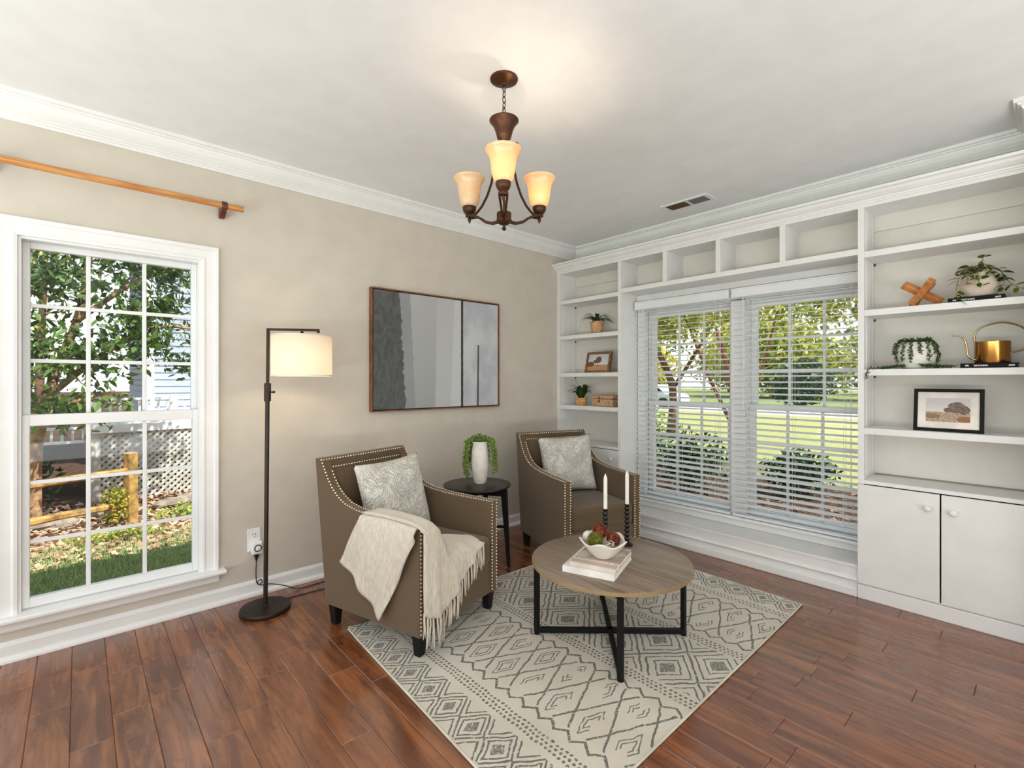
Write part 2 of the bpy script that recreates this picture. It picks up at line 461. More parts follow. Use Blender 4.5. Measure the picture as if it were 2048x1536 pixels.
# windows 2 and 3 behind the blinds
mpx = lambda u, d, z: (XW + d, u, z)
for nm, y0, y1 in (('window_2', 1.605, 2.340), ('window_3', .760, 1.495)):
    wn_ = thing(nm, (XW, (y0 + y1) / 2, OZ0), kind='structure')
    f = MB(); f.box(XW + .02, XW + .15, y0 - .01, y0 + .004, OZ0, OZ1); f.box(XW + .02, XW + .15, y1 - .004, y1 + .01, OZ0, OZ1)
    f.box(XW + .02, XW + .15, y0 + .004, y1 - .004, OZ1 - .01, OZ1); f.box(XW + .02, XW + .15, y0 + .004, y1 - .004, OZ0, OZ0 + .012)
    f.build('window_frame', M_VINYL, wn_)
    ga, gb = y0 + .046, y1 - .046
    vm = [ga + (gb - ga) / 3, ga + (gb - ga) * 2 / 3]
    sash(wn_, mpx, y0 + .004, y1 - .004, 1.052, OZ1 - .01, .088, .042, .048, .042, vm, [1.332, 1.572], 'u')
    sash(wn_, mpx, y0 + .004, y1 - .004, OZ0 + .012, 1.094, .050, .046, .042, .042, vm, [.564, .808], 'l')
t5 = thing('trim_5', (XW, 1.55, OZ0), kind='structure')     # inside casing round the pair of windows
for a in ((XW - .022, XW + .04, 1.496, 1.604, .268, 1.875), (XW - .022, XW + .03, 2.336, 2.413, .268, 1.955), (XW - .022, XW + .03, .757, .764, .268, 1.955)):
    MB().box(*a).build('casing', M_TRIM, t5, bevel=.004)
MB().box(XW - .030, XW + .0, .757, 2.415, 1.957, 2.005).build('head_board', M_TRIM, t5)
MB().box(XW - .022, XW + .03, .764, 2.336, 1.862, 1.955).build('casing', M_TRIM, t5, bevel=.004)
MB().box(XW - .068, XW + .04, .758, 2.412, .244, .266).build('window_sill', M_TRIM, t5, bevel=.006, seg=3)
MB().box(XW - .014, XW + .002, .758, 2.412, .186, .244).build('window_apron', M_TRIM, t5)
# ------------------------------------------------------------------ built-in bookcases round the window
BX = XW - .004           # rear of the carcasses
def bookcase(loc, label, y0, y1, shelves, door_edges, knobs):
    """y0 < y1 outer faces; shelves = tops, counter last"""
    t = thing('built_in_bookcase', loc, label, 'bookcase')
    st = .030
    MB().box(XF, BX, y0, y0 + st, 0, 2.275).build('side_panel', M_CAB, t, bevel=.0015)
    MB().box(XF, BX, y1 - st, y1, 0, 2.275).build('side_panel', M_CAB, t, bevel=.0015)
    MB().box(BX - .008, BX, y0 + st, y1 - st, .70, 2.275).build('back_panel', M_BACK, t)
    MB().box(BX - .024, BX - .008, y0 + st, y1 - st, 2.180, 2.275).build('nailing_strip', M_BACK, t, bevel=.002)
    for z in shelves[:-1]:
        s = MB().box(XF + .001, BX - .008, y0 + st, y1 - st, z - .036, z).build('shelf', M_CAB, t, bevel=.002)
        for yy in (y0 + st + .006, y1 - st - .006):
            MB().box(BX - .040, BX - .030, yy - .005, yy + .005, z - .05, z - .036).build('shelf_pin', plain('bronze_pin', (96, 80, 62), .4, .6), s)
    for xx in (XF + .055, BX - .06):
        for yy in (y0 + st, y1 - st - .0025):
            mb = MB(); mb.box(xx, xx + .015, yy, yy + .0025, .72, 2.25)
            mb.build('shelf_standard', M_CAB, t)
    zc = shelves[-1]
    MB().box(XF - .008, BX - .008, y0 + .001, y1 - .001, zc - .022, zc).build('counter', M_CAB, t, bevel=.003)
    MB().box(XF, BX - .008, y0 + st, y1 - st, .075, .09).build('cabinet_floor', M_CAB, t)
    MB().box(BX - .006, BX, y0 + st, y1 - st, .09, zc - .03).build('cabinet_back', M_DARK, t)
    MB().box(XF - .014, XF + .01, y0, y1, 0, .082).build('plinth', M_TRIM, t, bevel=.004)
    for (a, c), (ky, kz) in zip(door_edges, knobs):
        dr = MB().box(XF - .019, XF - .001, a, c, .090, zc - .027).build('door', M_CAB, t, bevel=.002)
        kb = MB(); kb.M = Matrix.Translation((XF - .019, ky, kz)) @ Matrix.Rotation(-PI / 2, 4, 'Y')
        kb.lathe([(.009, 0), (.007, .006), (.008, .012), (.016, .018), (.0175, .024), (.014, .030), (.006, .033)], 20)
        kb.build('knob', M_CAB, dr, smooth=True)
    return t
SL = [2.020, 1.688, 1.338, 1.037, .700]
SR = [2.018, 1.678, 1.333, .993, .691]
bcl = bookcase((XF, 2.79, 0), 'narrow white built-in bookcase in the corner behind the armchair', 2.418, YW - .002, SL, [(2.424, YW - .008)], [(2.50, .60)])
bcr = bookcase((XF, .39, 0), 'white built-in bookcase holding the watering can, with two cabinet doors', .022, .754, SR, [(.3905, .751), (.026, .3835)], [(.437, .586), (.336, .581)])

# bridge of open cubbies over the window
br = thing('cubby_shelf', (XF, 1.586, 2.0), 'white bridge of four open cubbies above the window blinds', 'shelf')
MB().box(XF, BX, .754, 2.418, 2.006, 2.042).build('shelf', M_CAB, br, bevel=.002)
for a, c in ((1.992, 2.026), (1.571, 1.604), (1.146, 1.179)):
    MB().box(XF, BX - .008, a, c, 2.042, 2.275).build('divider', M_CAB, br, bevel=.0015)
MB().box(BX - .008, BX, .754, 2.418, 2.042, 2.275).build('back_panel', M_BACK, br)

# frieze and cornice along the bookcase tops
t6 = thing('trim_6', (XF, 1.58, 2.27), kind='structure')
MB().box(XF - .001, BX, .022, YW - .002, 2.274, 2.300).build('frieze', M_CAB, t6)
BP = [(-.05, 2.292), (.001, 2.292), (.008, 2.294), (.009, 2.301), (.016, 2.304), (.018, 2.311), (.030, 2.318), (.044, 2.330), (.052, 2.343), (.060, 2.346), (.068, 2.348), (.069, 2.362), (-.05, 2.362)]
sweep([(XF, YW - .001), (XF, .022)], BP, 'cornice', M_TRIM, t6)
MB().box(XF + .0, BX, .022, YW - .002, 2.300, 2.360).build('cornice_top', M_CAB, t6)

# window bench between the bookcases
wb = thing('window_bench', (XF, 1.586, 0), 'low white window bench below the blinds', 'bench')
MB().box(XF, BX, .755, 2.417, .165, .184).build('bench_top', M_CAB, wb, bevel=.003)
MB().box(XF + .004, XF + .022, .755, 2.417, 0, .165).build('front_panel', M_CAB, wb)
MB().prism([(XF + .004, .088), (XF - .006, .090), (XF - .010, .098), (XF - .006, .106), (XF + .004, .108)], 'y', .755, 2.417).build('moulding', M_TRIM, wb)
MB().box(XF - .014, XF + .004, .755, 2.417, 0, .052).build('plinth', M_TRIM, wb, bevel=.006)

# ------------------------------------------------------------------ venetian blinds
def slat_mesh(L):
    mb = MB(); n = 6; W = .050; t = .0028
    top = []; bot = []
    for i in range(n + 1):
        a = -W / 2 + W * i / n; z = .0030 * (1 - (2 * a / W) ** 2)
        top.append((a, z + t / 2)); bot.append((a, z - t / 2))
    mb.prism(top + bot[::-1], 'y', -L / 2, L / 2)
    o = mb.build('slat', M_BLIND); me = o.data; bpy.data.objects.remove(o); return me
M_CORD = plain('white_cord', (225, 225, 222), .8)
for y0, y1, lab in ((1.590, 2.386, 'white venetian blind over the window nearer the corner bookcase'),
                    (.766, 1.560, 'white venetian blind over the window beside the watering can bookcase')):
    yc = (y0 + y1) / 2; XB = 3.611
    bl = thing('venetian_blind', (XB, yc, .27), lab, 'blind', 'venetian blinds in the bay')
    va = MB(); va.prism([(3.572, 1.872), (3.566, 1.876), (3.566, 1.928), (3.562, 1.933), (3.562, 1.940), (3.580, 1.940), (3.580, 1.872)], 'y', y0 - .006, y1 + .006)
    va.build('valance', M_BLIND, bl)
    MB().box(3.584, 3.638, y0 + .004, y1 - .004, 1.888, 1.936).build('headrail', M_BLIND, bl)
    me = slat_mesh(y1 - y0)
    z = .322
    while z < 1.872:
        share('slat', me, bl, (XB, yc, z), (0, math.radians(-8), 0)); z += .0425
    MB().box(XB - .025, XB + .025, y0, y1, .276, .291).build('bottom_rail', M_BLIND, bl, bevel=.003)
    for k, fy in enumerate((.13, .5, .87)):
        cy = y0 + (y1 - y0) * fy
        mb = MB()
        for dx in (-.0265, .0265): mb.tube([(XB + dx, cy, .285), (XB + dx, cy, 1.89)], .0011, 5)
        mb.build('ladder_cord', M_CORD, bl)
    MB().tube([(XB - .034, y1 - .075, 1.885), (XB - .036, y1 - .075, 1.05)], .004, 8).build('tilt_wand', M_CORD, bl)
    mb = MB(); mb.tube([(XB - .033, y0 + .06, 1.88), (XB - .034, y0 + .06, .62)], .0013, 5); mb.tube([(XB - .033, y0 + .066, 1.88), (XB - .034, y0 + .063, .62)], .0013, 5)
    mb.lathe([(.002, .0), (.006, -.006), (.007, -.03), (.003, -.034)], 10, (XB - .034, y0 + .0615, .62)); mb.build('pull_cord', M_CORD, bl)

# ------------------------------------------------------------------ ceiling vent
cv = thing('ceiling_vent', (3.295, 1.757, ZC), 'white ceiling air vent with two dark louvred panels', 'vent')
vx0, vx1, vy0, vy1 = 3.218, 3.372, 1.580, 1.935
f = MB(); e = .022; ym = 1.748
f.box(vx0, vx0 + e, vy0, vy1, ZC - .006, ZC); f.box(vx1 - e, vx1, vy0, vy1, ZC - .006, ZC)
f.box(vx0 + e, vx1 - e, vy0, vy0 + e + .01, ZC - .006, ZC); f.box(vx0 + e, vx1 - e, vy1 - e, vy1, ZC - .006, ZC); f.box(vx0 + e, vx1 - e, ym - .008, ym + .008, ZC - .006, ZC)
f.build('frame', M_TRIM, cv)
MB().box(vx0 + e, vx1 - e, ym + .008, vy1 - e, ZC - .0015, ZC - .0005).build('backing', plain('vent_brown', (112, 84, 62), .7), cv)
MB().box(vx0 + e, vx1 - e, vy0 + e + .01, ym - .008, ZC - .0015, ZC - .0005).build('backing', plain('vent_grey', (70, 68, 66), .7), cv)
mv1 = plain('vent_louvre_brown', (134, 106, 82), .5); mv2 = plain('vent_louvre_grey', (120, 118, 116), .5)
for a, c, mm in ((ym + .012, vy1 - e - .002, mv1), (vy0 + e + .012, ym - .01, mv2)):
    n = 14
    for i in range(n):
        yy = a + (c - a) * (i + .5) / n
        MB().beam((vx0 + e, yy, ZC - .004), (vx1 - e, yy, ZC - .004), .0012, .006, (0, .5 if mm is mv1 else -.5, 1)).build('louvre', mm, cv)
# ------------------------------------------------------------------ rug
def mat_rug():
    m, p = newmat('ivory_grey_woven_rug'); v, x, y, z = coords()
    wx = noise(v, 16.0, 2); wy = noise(vec(y, x, 3.7), 16.0, 2)
    X = x + (wx - .5) * .022; Y = y + (wy - .5) * .022
    A = X.abs()
    def wrap(t): return ((t + 1.0) * 0.5).fract() * 2.0 - 1.0       # to -1..1
    def near(d, c, w): return ((d - c).abs()).lt(w)
    def zone(lo, hi): return A.gt(lo) * A.lt(hi)
    # edge bands: filled diamonds in double outlines
    ea = (A - .945) / .098; eb = wrap((Y + .088) / .0725)
    er = ea.abs() + eb.abs()
    sp = noise(v, 300, 2)
    edge = (near(er, .95, .07).max(near(er, .66, .062)).max(er.lt(.36) * sp.gt(.42))) * A.gt(.855) * A.lt(1.03)
    edge = edge.max(near(er, 1.28, .06) * A.gt(.855))
    # middle band: two columns of long filled diamonds
    ma = (X + .087) / .178; mb_ = (Y - .062) / .145
    P_ = wrap(ma + mb_); Q_ = wrap(ma - mb_); mr = P_.abs().max(Q_.abs())
    mid = (mr.gt(.955).max(near(mr, .76, .035)).max(near(mr, .47, .030)).max(mr.lt(.30) * sp.gt(.42))) * A.lt(.195)
    # lattice fields with small double diamonds
    la = (A - .513) / .09; lb = (Y - .048) / .08
    la2 = (A - .423) / .18
    P2 = wrap(la2 + lb); Q2 = wrap(la2 - lb); lr = P2.abs().max(Q2.abs())
    small = near(lr, .46, .035).max(near(lr, .26, .035)) * noise(vec((la2 + lb).floor(), (la2 - lb).floor(), 1.0), 3.1, 0).gt(.42)
    lat = (lr.gt(.938).max(small)) * zone(.345, .685)
    # zigzags
    tri = (wrap(Y / .04)).abs()
    z1 = near(A + tri * .036, .318 + .018, .0072).max(near(A - tri * .036, .716 - .018, .0072)) * (zone(.28, .35).max(zone(.68, .755)))
    # three rows of dots on each side of the lattice
    def dots(c):
        r = (A - c) / .020; k = (r + .5).floor()
        dx = (r - k) * .020; t = (Y / .021 + k * .5); dy = (t.fract() - .5) * .021
        return ((dx * dx + dy * dy).sqrt()).lt(.0062) * (k.abs()).lt(1.5)
    pat = edge.max(mid).max(lat).max(z1).max(dots(.238)).max(dots(.800))
    brk = noise(v, 95, 3).step(.31, .43)
    pat = pat * brk
    base = mixc(noise(v, 3.0, 2).step(.35, .65), (210, 202, 187), (221, 214, 200))
    base = mixc(noise(v, 220, 2).step(.35, .7) * .3, base, (176, 170, 158))
    dk = mixc(noise(v, 130, 2), (70, 71, 70), (116, 115, 111))
    c = mixc(pat * .92, base, dk)
    h = noise(v, 420, 2) * .6 - pat * .5
    setp(p, c, .95, 0, bump(h, .7, .004), spec=.15, sheen=.2)
    return m
M_RUG = mat_rug()
RC = Vector((2.010, 1.640, 0))
cor = [(.950, .900), (3.030, .935), (3.075, 2.345), (1.018, 2.378)]
def rugpt(u, v, z):
    a = Vector(cor[0]).lerp(Vector(cor[1]), u); c_ = Vector(cor[3]).lerp(Vector(cor[2]), u); q = a.lerp(c_, v)
    return (q.x - RC.x, q.y - RC.y, z)
rg = bpy.data.objects.new('area_rug', None)
mb = MB(); n = 24
def rt_(u, v):
    e_ = min(u, 1 - u, v, 1 - v); lift = .012 * math.exp(-((u ** 2 + (1 - v) ** 2) / .0012))
    return rugpt(u, v, .009 + lift + .0006 * math.sin(u * 23) * math.sin(v * 17))
mb.grid(rt_, n, n)
mb.grid(lambda u, v: rugpt(u, v, .0005 if not (u < .02 and v > .98) else .010), n, n)
k = (n + 1)
ring = [i for i in range(n)] + [n + j * k for j in range(n)] + [n * k + n - i for i in range(n)] + [(n - j) * k for j in range(n)]
off = k * k
mb.f += [(ring[i], ring[(i + 1) % len(ring)], off + ring[(i + 1) % len(ring)], off + ring[i]) for i in range(len(ring))]
bpy.data.objects.remove(rg)
rug = thing('area_rug', (RC.x, RC.y, 0), 'ivory rug with grey diamond and dot pattern under the round coffee table', 'rug'); local(rug)
mb.build('pile', M_RUG, rug, world=False, smooth='auto')
eb_ = MB()
pts = [rugpt(u, 0, .006) for u in np.linspace(0, 1, 13)] + [rugpt(1, v, .006) for v in np.linspace(.08, 1, 12)] + [rugpt(u, 1, .006) for u in np.linspace(.92, .0, 12)] + [rugpt(0, v, .006 + (.010 if v > .97 else 0)) for v in np.linspace(1, .08, 12)][1:]
eb_.tube(pts, .0055, 6, closed=True).build('bound_edge', plain('rug_binding', (206, 200, 186), .95), rug, world=False, smooth=True)

# ------------------------------------------------------------------ armchairs
def mat_linen(name, c0, c1):
    m, p = newmat(name); v, x, y, z = coords()
    wv = noise(vec(x * 1.0, y * 1.0, z * 6.0), 260, 2); wh = noise(vec(x * 6, y * 6, z), 240, 2)
    c = mixc((wv + wh) * .5, c0, c1)
    setp(p, c, .85, 0, bump(wv + wh, .35, .0015), spec=.2, sheen=.25)
    return m
M_LINEN = mat_linen('taupe_brown_linen', (74, 60, 44), (120, 98, 73))
M_NAIL = plain('brass_nailhead', (236, 222, 196), .25, metal=.85, var=.05)
def side_profile():
    top = [(.375, .858), (.369, .846), (.345, .803), (.315, .754), (.28, .709), (.235, .672), (.18, .643), (.10, .625), (0, .615), (-.15, .609), (-.33, .605)]
    return top
def make_armchair(loc, rz, label):
    t = local(thing('armchair', loc, label, 'armchair', 'nailhead armchairs', rotz=rz))
    HW, TH = .310, .058
    top = side_profile()
    outline = [(-.33, .107), (.33, .107), (.418, .858)] + top
    for s in (-1, 1):
        MB().prism(outline, 'x', s * HW, s * (HW - TH)).build('arm', M_LINEN, t, bevel=.008, seg=3, world=False, smooth='auto')
    # back: reclined slab between the sides, flat border round a padded panel
    yb = lambda z: .33 + (z - .107) * .0862 / .743
    MB().prism([(yb(.107) - .03, .107), (yb(.107), .107), (yb(.857), .857), (yb(.857) - .043, .857), (yb(.30) - .085, .30)], 'x', -HW + TH, HW - TH).build('back', M_LINEN, t, bevel=.006, seg=2, world=False, smooth='auto')
    bc = MB()
    def padf(u, v):
        z = .40 + v * .400; xx = (u - .5) * 2 * (HW - TH - .012 - .020 * 0)
        yf = yb(.857) - .043 + (z - .857) * .145
        bul = (1 - abs(2 * u - 1) ** 5) * (1 - abs(2 * v - 1) ** 5)
        return (xx, yf - .004 - .026 * bul ** .7, z)
    bc.grid(padf, 20, 16); bc.build('back_cushion', M_LINEN, t, smooth=True, world=False)
    cu = MB().box(-HW + TH + .002, HW - TH - .002, -.335, .275, .268, .420).build('seat_cushion', M_LINEN, t, bevel=.030, seg=4, world=False, smooth='auto')
    MB().box(-HW + TH, HW - TH, -.322, .30, .107, .270).build('seat_base', M_LINEN, t, bevel=.006, world=False)
    for lx, ly in ((-.272, -.292), (.272, -.292), (-.272, .295), (.272, .295)):
        MB().taper(lx, ly, .0098 if ly < 0 else 0, .112, .018, .027).build('leg', M_BLACKWOOD, t, bevel=.003, world=False)
    # nailheads
    pos = []
    def along(poly, step, nrm):
        P = [Vector(q) for q in poly]; L = 0; nxt = step / 2
        for a, c_ in zip(P[:-1], P[1:]):
            d = (c_ - a).length
            while nxt < L + d:
                pos.append((a.lerp(c_, (nxt - L) / d), nrm)); nxt += step
            L += d
    ST = .0178
    for s in (-1, 1):
        for xx in (HW - .007, HW - TH + .009):
            # along the sloping arm top
            for (a, c_) in zip(top[:-1], top[1:]):
                pass
            P = [Vector((s * xx, y_, z_)) for y_, z_ in top]
            L = 0; nxt = ST / 2
            for a, c_ in zip(P[:-1], P[1:]):
                d = (c_ - a).length; dr = (c_ - a).normalized(); nn = Vector((s, 0, 0)).cross(dr) * s
                if nn.z < 0: nn = -nn
                while nxt < L + d:
                    q = a.lerp(c_, (nxt - L) / d)
                    if not (xx < HW - .02 and q.z > .800): pos.append((q, nn))
                    nxt += ST
                L += d
            along([(s * xx, -.331, .598), (s * xx, -.331, .118)], ST, Vector((0, -1, 0)))
    yt = lambda z: yb(z) - .0445 + (z - .857) * .03
    along([(-HW + .012, .372, .848), (HW - .012, .372, .848)], ST, Vector((0, -1, .1)))
    along([(-HW + TH + .006, yt(.805) - .004, .806), (HW - TH - .006, yt(.805) - .004, .806)], ST, Vector((0, -1, .1)))
    nb = MB(); R = .0058
    for q, nn in pos:
        nn = Vector(nn).normalized(); a = nn.orthogonal().normalized(); c_ = nn.cross(a)
        vs = []
        for rr, hh in ((R, -.0005), (R * .72, R * .45)):
            for k in range(6):
                th = 2 * PI * k / 6; vs.append(q + a * math.cos(th) * rr + c_ * math.sin(th) * rr + nn * hh)
        vs.append(q + nn * R * .62)
        nb.add(vs, [(k, (k + 1) % 6, 6 + (k + 1) % 6, 6 + k) for k in range(6)] + [(6 + k, 6 + (k + 1) % 6, 12) for k in range(6)])
    tag(nb.build('nailhead_trim', M_NAIL, t, smooth=True, world=False, fix=False), kind='stuff', label='rows of brass nailheads')
    return t
R1, R2 = math.radians(16), math.radians(-17.5)
ch1 = make_armchair((1.345, 2.288, 0), R1, 'taupe nailhead armchair with the fringed throw, beside the floor lamp')
ch2 = copy_tree(ch1); ch2.location = (2.742, 2.331, 0); ch2.rotation_euler = (0, 0, R2)
ch2['label'] = 'taupe nailhead armchair without a throw, in front of the corner bookcase'

# pillows
def mat_pillow():
    m, p = newmat('cream_matelasse_cotton'); v, x, y, z = coords()
    w_ = noise(v, 7, 3, .6, 2.0); ridg = ((w_ * 9.0).fract() - .5).abs() * 2.0
    f_ = noise(v, 320, 2)
    c = mixc(ridg.step(.1, .6), (208, 203, 193), (228, 224, 216))
    setp(p, c, .92, 0, bump(ridg * .9 + f_ * .3, 1.0, .007), spec=.2, sheen=.3); return m
M_PILLOW = mat_pillow()
def pillow(S, T, seed):
    mb = MB(); n = 26; r = random.Random(seed)
    ph = [r.random() * 6 for _ in range(6)]
    def surf(sgn):
        def fn(u, v):
            a, c_ = 2 * u - 1, 2 * v - 1
            ix = 1 - .075 * (1 - c_ * c_); iz = 1 - .075 * (1 - a * a)
            h = max(0, (1 - a ** 4) * (1 - c_ ** 4)) ** .62
            wr = .004 * math.sin(a * 5 + ph[0]) * math.sin(c_ * 4 + ph[1])
            return (a * S / 2 * ix, sgn * (h * T / 2 + wr * h), c_ * S / 2 * iz)
        return fn
    mb.grid(surf(-1), n, n); mb.grid(surf(1), n, n)
    return mb
def place_pillow(chair_loc, rz, ctr, yaw, tilt, roll, S, T, seed, label):
    mb = pillow(S, T, seed)
    wl = Matrix.Translation(chair_loc) @ Matrix.Rotation(rz, 4, 'Z') @ Matrix.Translation(ctr) @ Matrix.Rotation(yaw, 4, 'Z') @ Matrix.Rotation(tilt, 4, 'X') @ Matrix.Rotation(roll, 4, 'Y')
    o = mb.build('throw_pillow', M_PILLOW, smooth=True)
    bm = bmesh.new(); bm.from_mesh(o.data); bmesh.ops.remove_doubles(bm, verts=bm.verts, dist=.0008); bmesh.ops.recalc_face_normals(bm, faces=bm.faces); bm.to_mesh(o.data); bm.free()
    o.matrix_world = wl
    return tag(o, label, 'pillow', 'cream throw pillows')
place_pillow((1.345, 2.288, 0), R1, (.020, .170, .625), math.radians(-12), math.radians(-14), math.radians(-4), .42, .15, 1, 'cream textured throw pillow behind the fringed throw')
place_pillow((2.742, 2.331, 0), R2, (.010, .160, .630), math.radians(-13), math.radians(-13), math.radians(-3), .43, .15, 2, 'cream textured throw pillow on the armchair beside the window blinds')

# fringed throw over the near arm
def mat_throw():
    m, p = newmat('cream_knit_throw'); v, x, y, z = coords()
    f_ = noise(v, 190, 3); g_ = noise(vec(x * 3, y * 3, z * .6), 40, 2)
    c = mixc(g_.step(.3, .7), (202, 192, 176), (220, 212, 198))
    setp(p, c, .95, 0, bump(f_ + g_ * .7, .8, .004), spec=.15, sheen=.4); return m
M_THROW = mat_throw()
tb = local(thing('throw_blanket', (1.345, 2.288, 0), 'cream fringed throw draped over the arm of the armchair beside the lamp', 'throw', rotz=R1))
def interp(xs, ys, t):
    return float(np.interp(t, xs, ys))
mb = MB()
XA = -.322
def outer(u, v):
    ty = .036 - .366 * u; tz = .618
    by = interp([0, .6, 1], [.165, -.109, -.318], u); bz = interp([0, .6, 1], [.372, .150, .545], u)
    w_ = v
    yy = ty + (by - ty) * (w_ * .85 + .15 * w_ * w_); zz = tz + (bz - tz) * w_
    x_ = XA - .012 * math.sin(PI * min(1, w_ * 1.2)) - .011 * w_ * (1 + math.sin(u * 21 + w_ * 1.5)) - .004
    if w_ < .08: x_ = XA + .035 * (1 - w_ / .08) - .004; zz = tz - .003 - .006 * (w_ / .08)
    return (x_, yy, zz)
mb.grid(outer, 30, 26)
def inner(u, v):
    x_ = XA - .002 + u * (.125 - XA + .002)
    sm = max(0, min(1, (-.125 - x_) / .125)); sm = sm * sm * (3 - 2 * sm)
    h = .436 + .186 * sm
    ys = interp([-.34, -.25, -.1, .03, .09, .125], [.036, .0, -.03, -.085, -.16, -.235], x_)
    zb = interp([-.34, -.31, -.22, -.09, .03, .125], [.27, .225, .195, .285, .385, .43], x_)
    yf = -.352
    L1 = max(.0, ys - yf); L2 = max(.004, h - zb); T = L1 + L2; d = v * T
    fold = .010 * math.sin(x_ * 46 + 1.0) + .006 * math.sin(x_ * 95)
    if d < L1:
        k_ = d / max(L1, 1e-4); rnd = .012 * max(0, (k_ - .75) / .25) ** 2
        return (x_ + .01 * math.sin(k_ * 5), ys - d, h - rnd + fold * .35 + .006)
    k_ = (d - L1) / L2
    return (x_ + .03 * k_ * (1 if x_ < -.2 else .2) * 0 + .012 * math.sin(k_ * 3 + x_ * 9) * k_, yf - .010 - .014 * math.sin(PI * min(1, k_ * .6 + .1)) - fold * k_ * .9, h - .012 - (d - L1))
mb.grid(inner, 36, 34)
cl = mb.build('cloth', M_THROW, tb, smooth=True, world=False, fix=False)
bm = bmesh.new(); bm.from_mesh(cl.data); bmesh.ops.recalc_face_normals(bm, faces=bm.faces); bm.to_mesh(cl.data); bm.free()
so = cl.modifiers.new('thickness', 'SOLIDIFY'); so.thickness = .011; so.offset = 0
rt2 = random.Random(3)
for i in range(30):
    u = i / 29.0
    p0 = Vector(inner(u, 1.0)); L = .085 + .035 * rt2.random() + (.02 if u < .3 else 0)
    if p0.z - L < .03: L = p0.z - .03
    dx, dy = (rt2.random() - .5) * .02, (rt2.random() - .5) * .012 - .004
    tm = MB()
    for s_ in range(3):
        ox, oy = (rt2.random() - .5) * .008, (rt2.random() - .5) * .008
        pts = [p0 + Vector((0, 0, .006)), p0 + Vector((ox * .5, oy * .5 - .002, -L * .25)), p0 + Vector((dx * .5 + ox, dy + oy, -L * .6)), p0 + Vector((dx + ox * 2.2, dy + oy * 2, -L * (.9 + .15 * rt2.random())))]
        tm.tube(pts, [.0045, .0040, .0036, .0015], 5)
    tm.build('tassel', M_THROW, tb, smooth=True, world=False)

# ------------------------------------------------------------------ round coffee table
def mat_tabletop():
    m, p = newmat('weathered_oak_top'); v, x, y, z = coords()
    xx = y * 1.0; yy = x * 1.0          # boards run across
    g_ = noise(vec(xx * 2.0, yy * 26, z), 1.6, 5, .62, .6); f_ = noise(vec(xx * 6, yy * 120, z), 1.2, 3)
    big = noise(vec(xx * .9, yy * 5, z), 1.3, 2)
    c = mixc(g_.step(.3, .7), (108, 90, 75), (152, 134, 116)); c = mixc(f_.step(.45, .75) * .4, c, (92, 74, 60)); c = mixc(big.step(.35, .7) * .5, c, (150, 134, 118))
    setp(p, c, .38, 0, bump(g_ + f_ * .6, .2, .001), spec=.5); return m
M_OAK = mat_tabletop()
CT = (1.978, 1.468); ZT = .380
ct = thing('coffee_table', (CT[0], CT[1], .009), 'round coffee table with weathered oak top and black crossed metal base', 'table')
mb = MB().lathe([(.001, 0), (.384, 0), (.389, .002), (.391, .006), (.391, .016), (.389, .020), (.385, .022), (.001, .022)], 96, (CT[0], CT[1], ZT - .022))
mb.build('tabletop', M_OAK, ct, smooth='auto')
MB().lathe([(.3905, -.008), (.3918, -.0075), (.3918, .0075), (.3905, .008), (.3905, -.008)], 96, (CT[0], CT[1], ZT - .011), cap=False).build('edge_band', plain('tan_edge_band', (150, 126, 92), .5), ct, smooth='auto')
Lg = [(1.690, 1.203), (1.697, 1.706), (2.227, 1.212), (2.234, 1.715)]
for lx, ly in Lg:
    lg = MB().box(lx - .011, lx + .011, ly - .011, ly + .011, .018, ZT - .022).build('leg', M_BLACK, ct, bevel=.0015)
    MB().lathe([(.012, 0), (.014, .002), (.014, .008), (.009, .010)], 12, (lx, ly, .0092)).build('foot_pad', M_BLACK, lg)
for a, c_, dz in ((0, 3, 0), (1, 2, 0)):
    MB().beam((*Lg[a], .030 + dz), (*Lg[c_], .030 + dz), .022, .022).build('cross_bar', M_BLACK, ct)
    MB().beam((*Lg[a], ZT - .033), (*Lg[c_], ZT - .033), .022, .022).build('top_bar', M_BLACK, ct)

# two coffee-table books
def mat_cover():
    m, p = newmat('pale_photo_book_cover'); v, x, y, z = coords()
    n1 = noise(v, 9, 3); c = mixc(n1.step(.35, .65), (214, 208, 200), (168, 154, 142))
    band = y.lt(-.065); c = mixc(band, c, (196, 176, 160))
    ln = (((y + .086).abs()).lt(.005).max(((y + .098).abs()).lt(.004))) * (noise(vec(x, 0.0, 0.0), 170, 0).gt(.45)) * (x.abs()).lt(.11)
    c = mixc(ln, c, (244, 238, 230)); setp(p, c, .25, spec=.5); return m
M_COVER = mat_cover()
M_BWHITE = plain('white_book_cloth', (232, 229, 224), .5); M_PAGES = plain('book_pages', (238, 235, 228), .8, var=.05, scale=60)
def book(name, corner, ang, L, D, z0, T, mc, label, cat='book', group=None, cover=.003, spine=None):
    """L along the spine direction (local x), D away from it (local y)"""
    t = local(thing(name, (corner[0], corner[1], z0), label, cat, group, rotz=ang))
    hx, hy = L / 2, D / 2
    MB().box(-hx, hx, -hy, hy, 0, cover).build('back_cover', mc, t, world=False, bevel=.0006)
    MB().box(-hx, hx, -hy, hy, T - cover, T).build('front_cover', mc, t, world=False, bevel=.0006)
    MB().box(-hx, hx, -hy, -hy + cover, cover, T - cover).build('spine', spine or mc, t, world=False)
    MB().box(-hx + .004, hx - .004, -hy + cover, hy - .004, cover, T - cover).build('page_block', M_PAGES, t, world=False)
    return t
ba = math.atan2(1.282 - 1.514, 1.761 - 1.678)
d1 = Vector((1.761 - 1.678, 1.282 - 1.514)).normalized(); d2 = Vector((2.049 - 1.761, 1.393 - 1.282)).normalized()
c1 = Vector((1.678, 1.514)) + d1 * .123 + d2 * .152
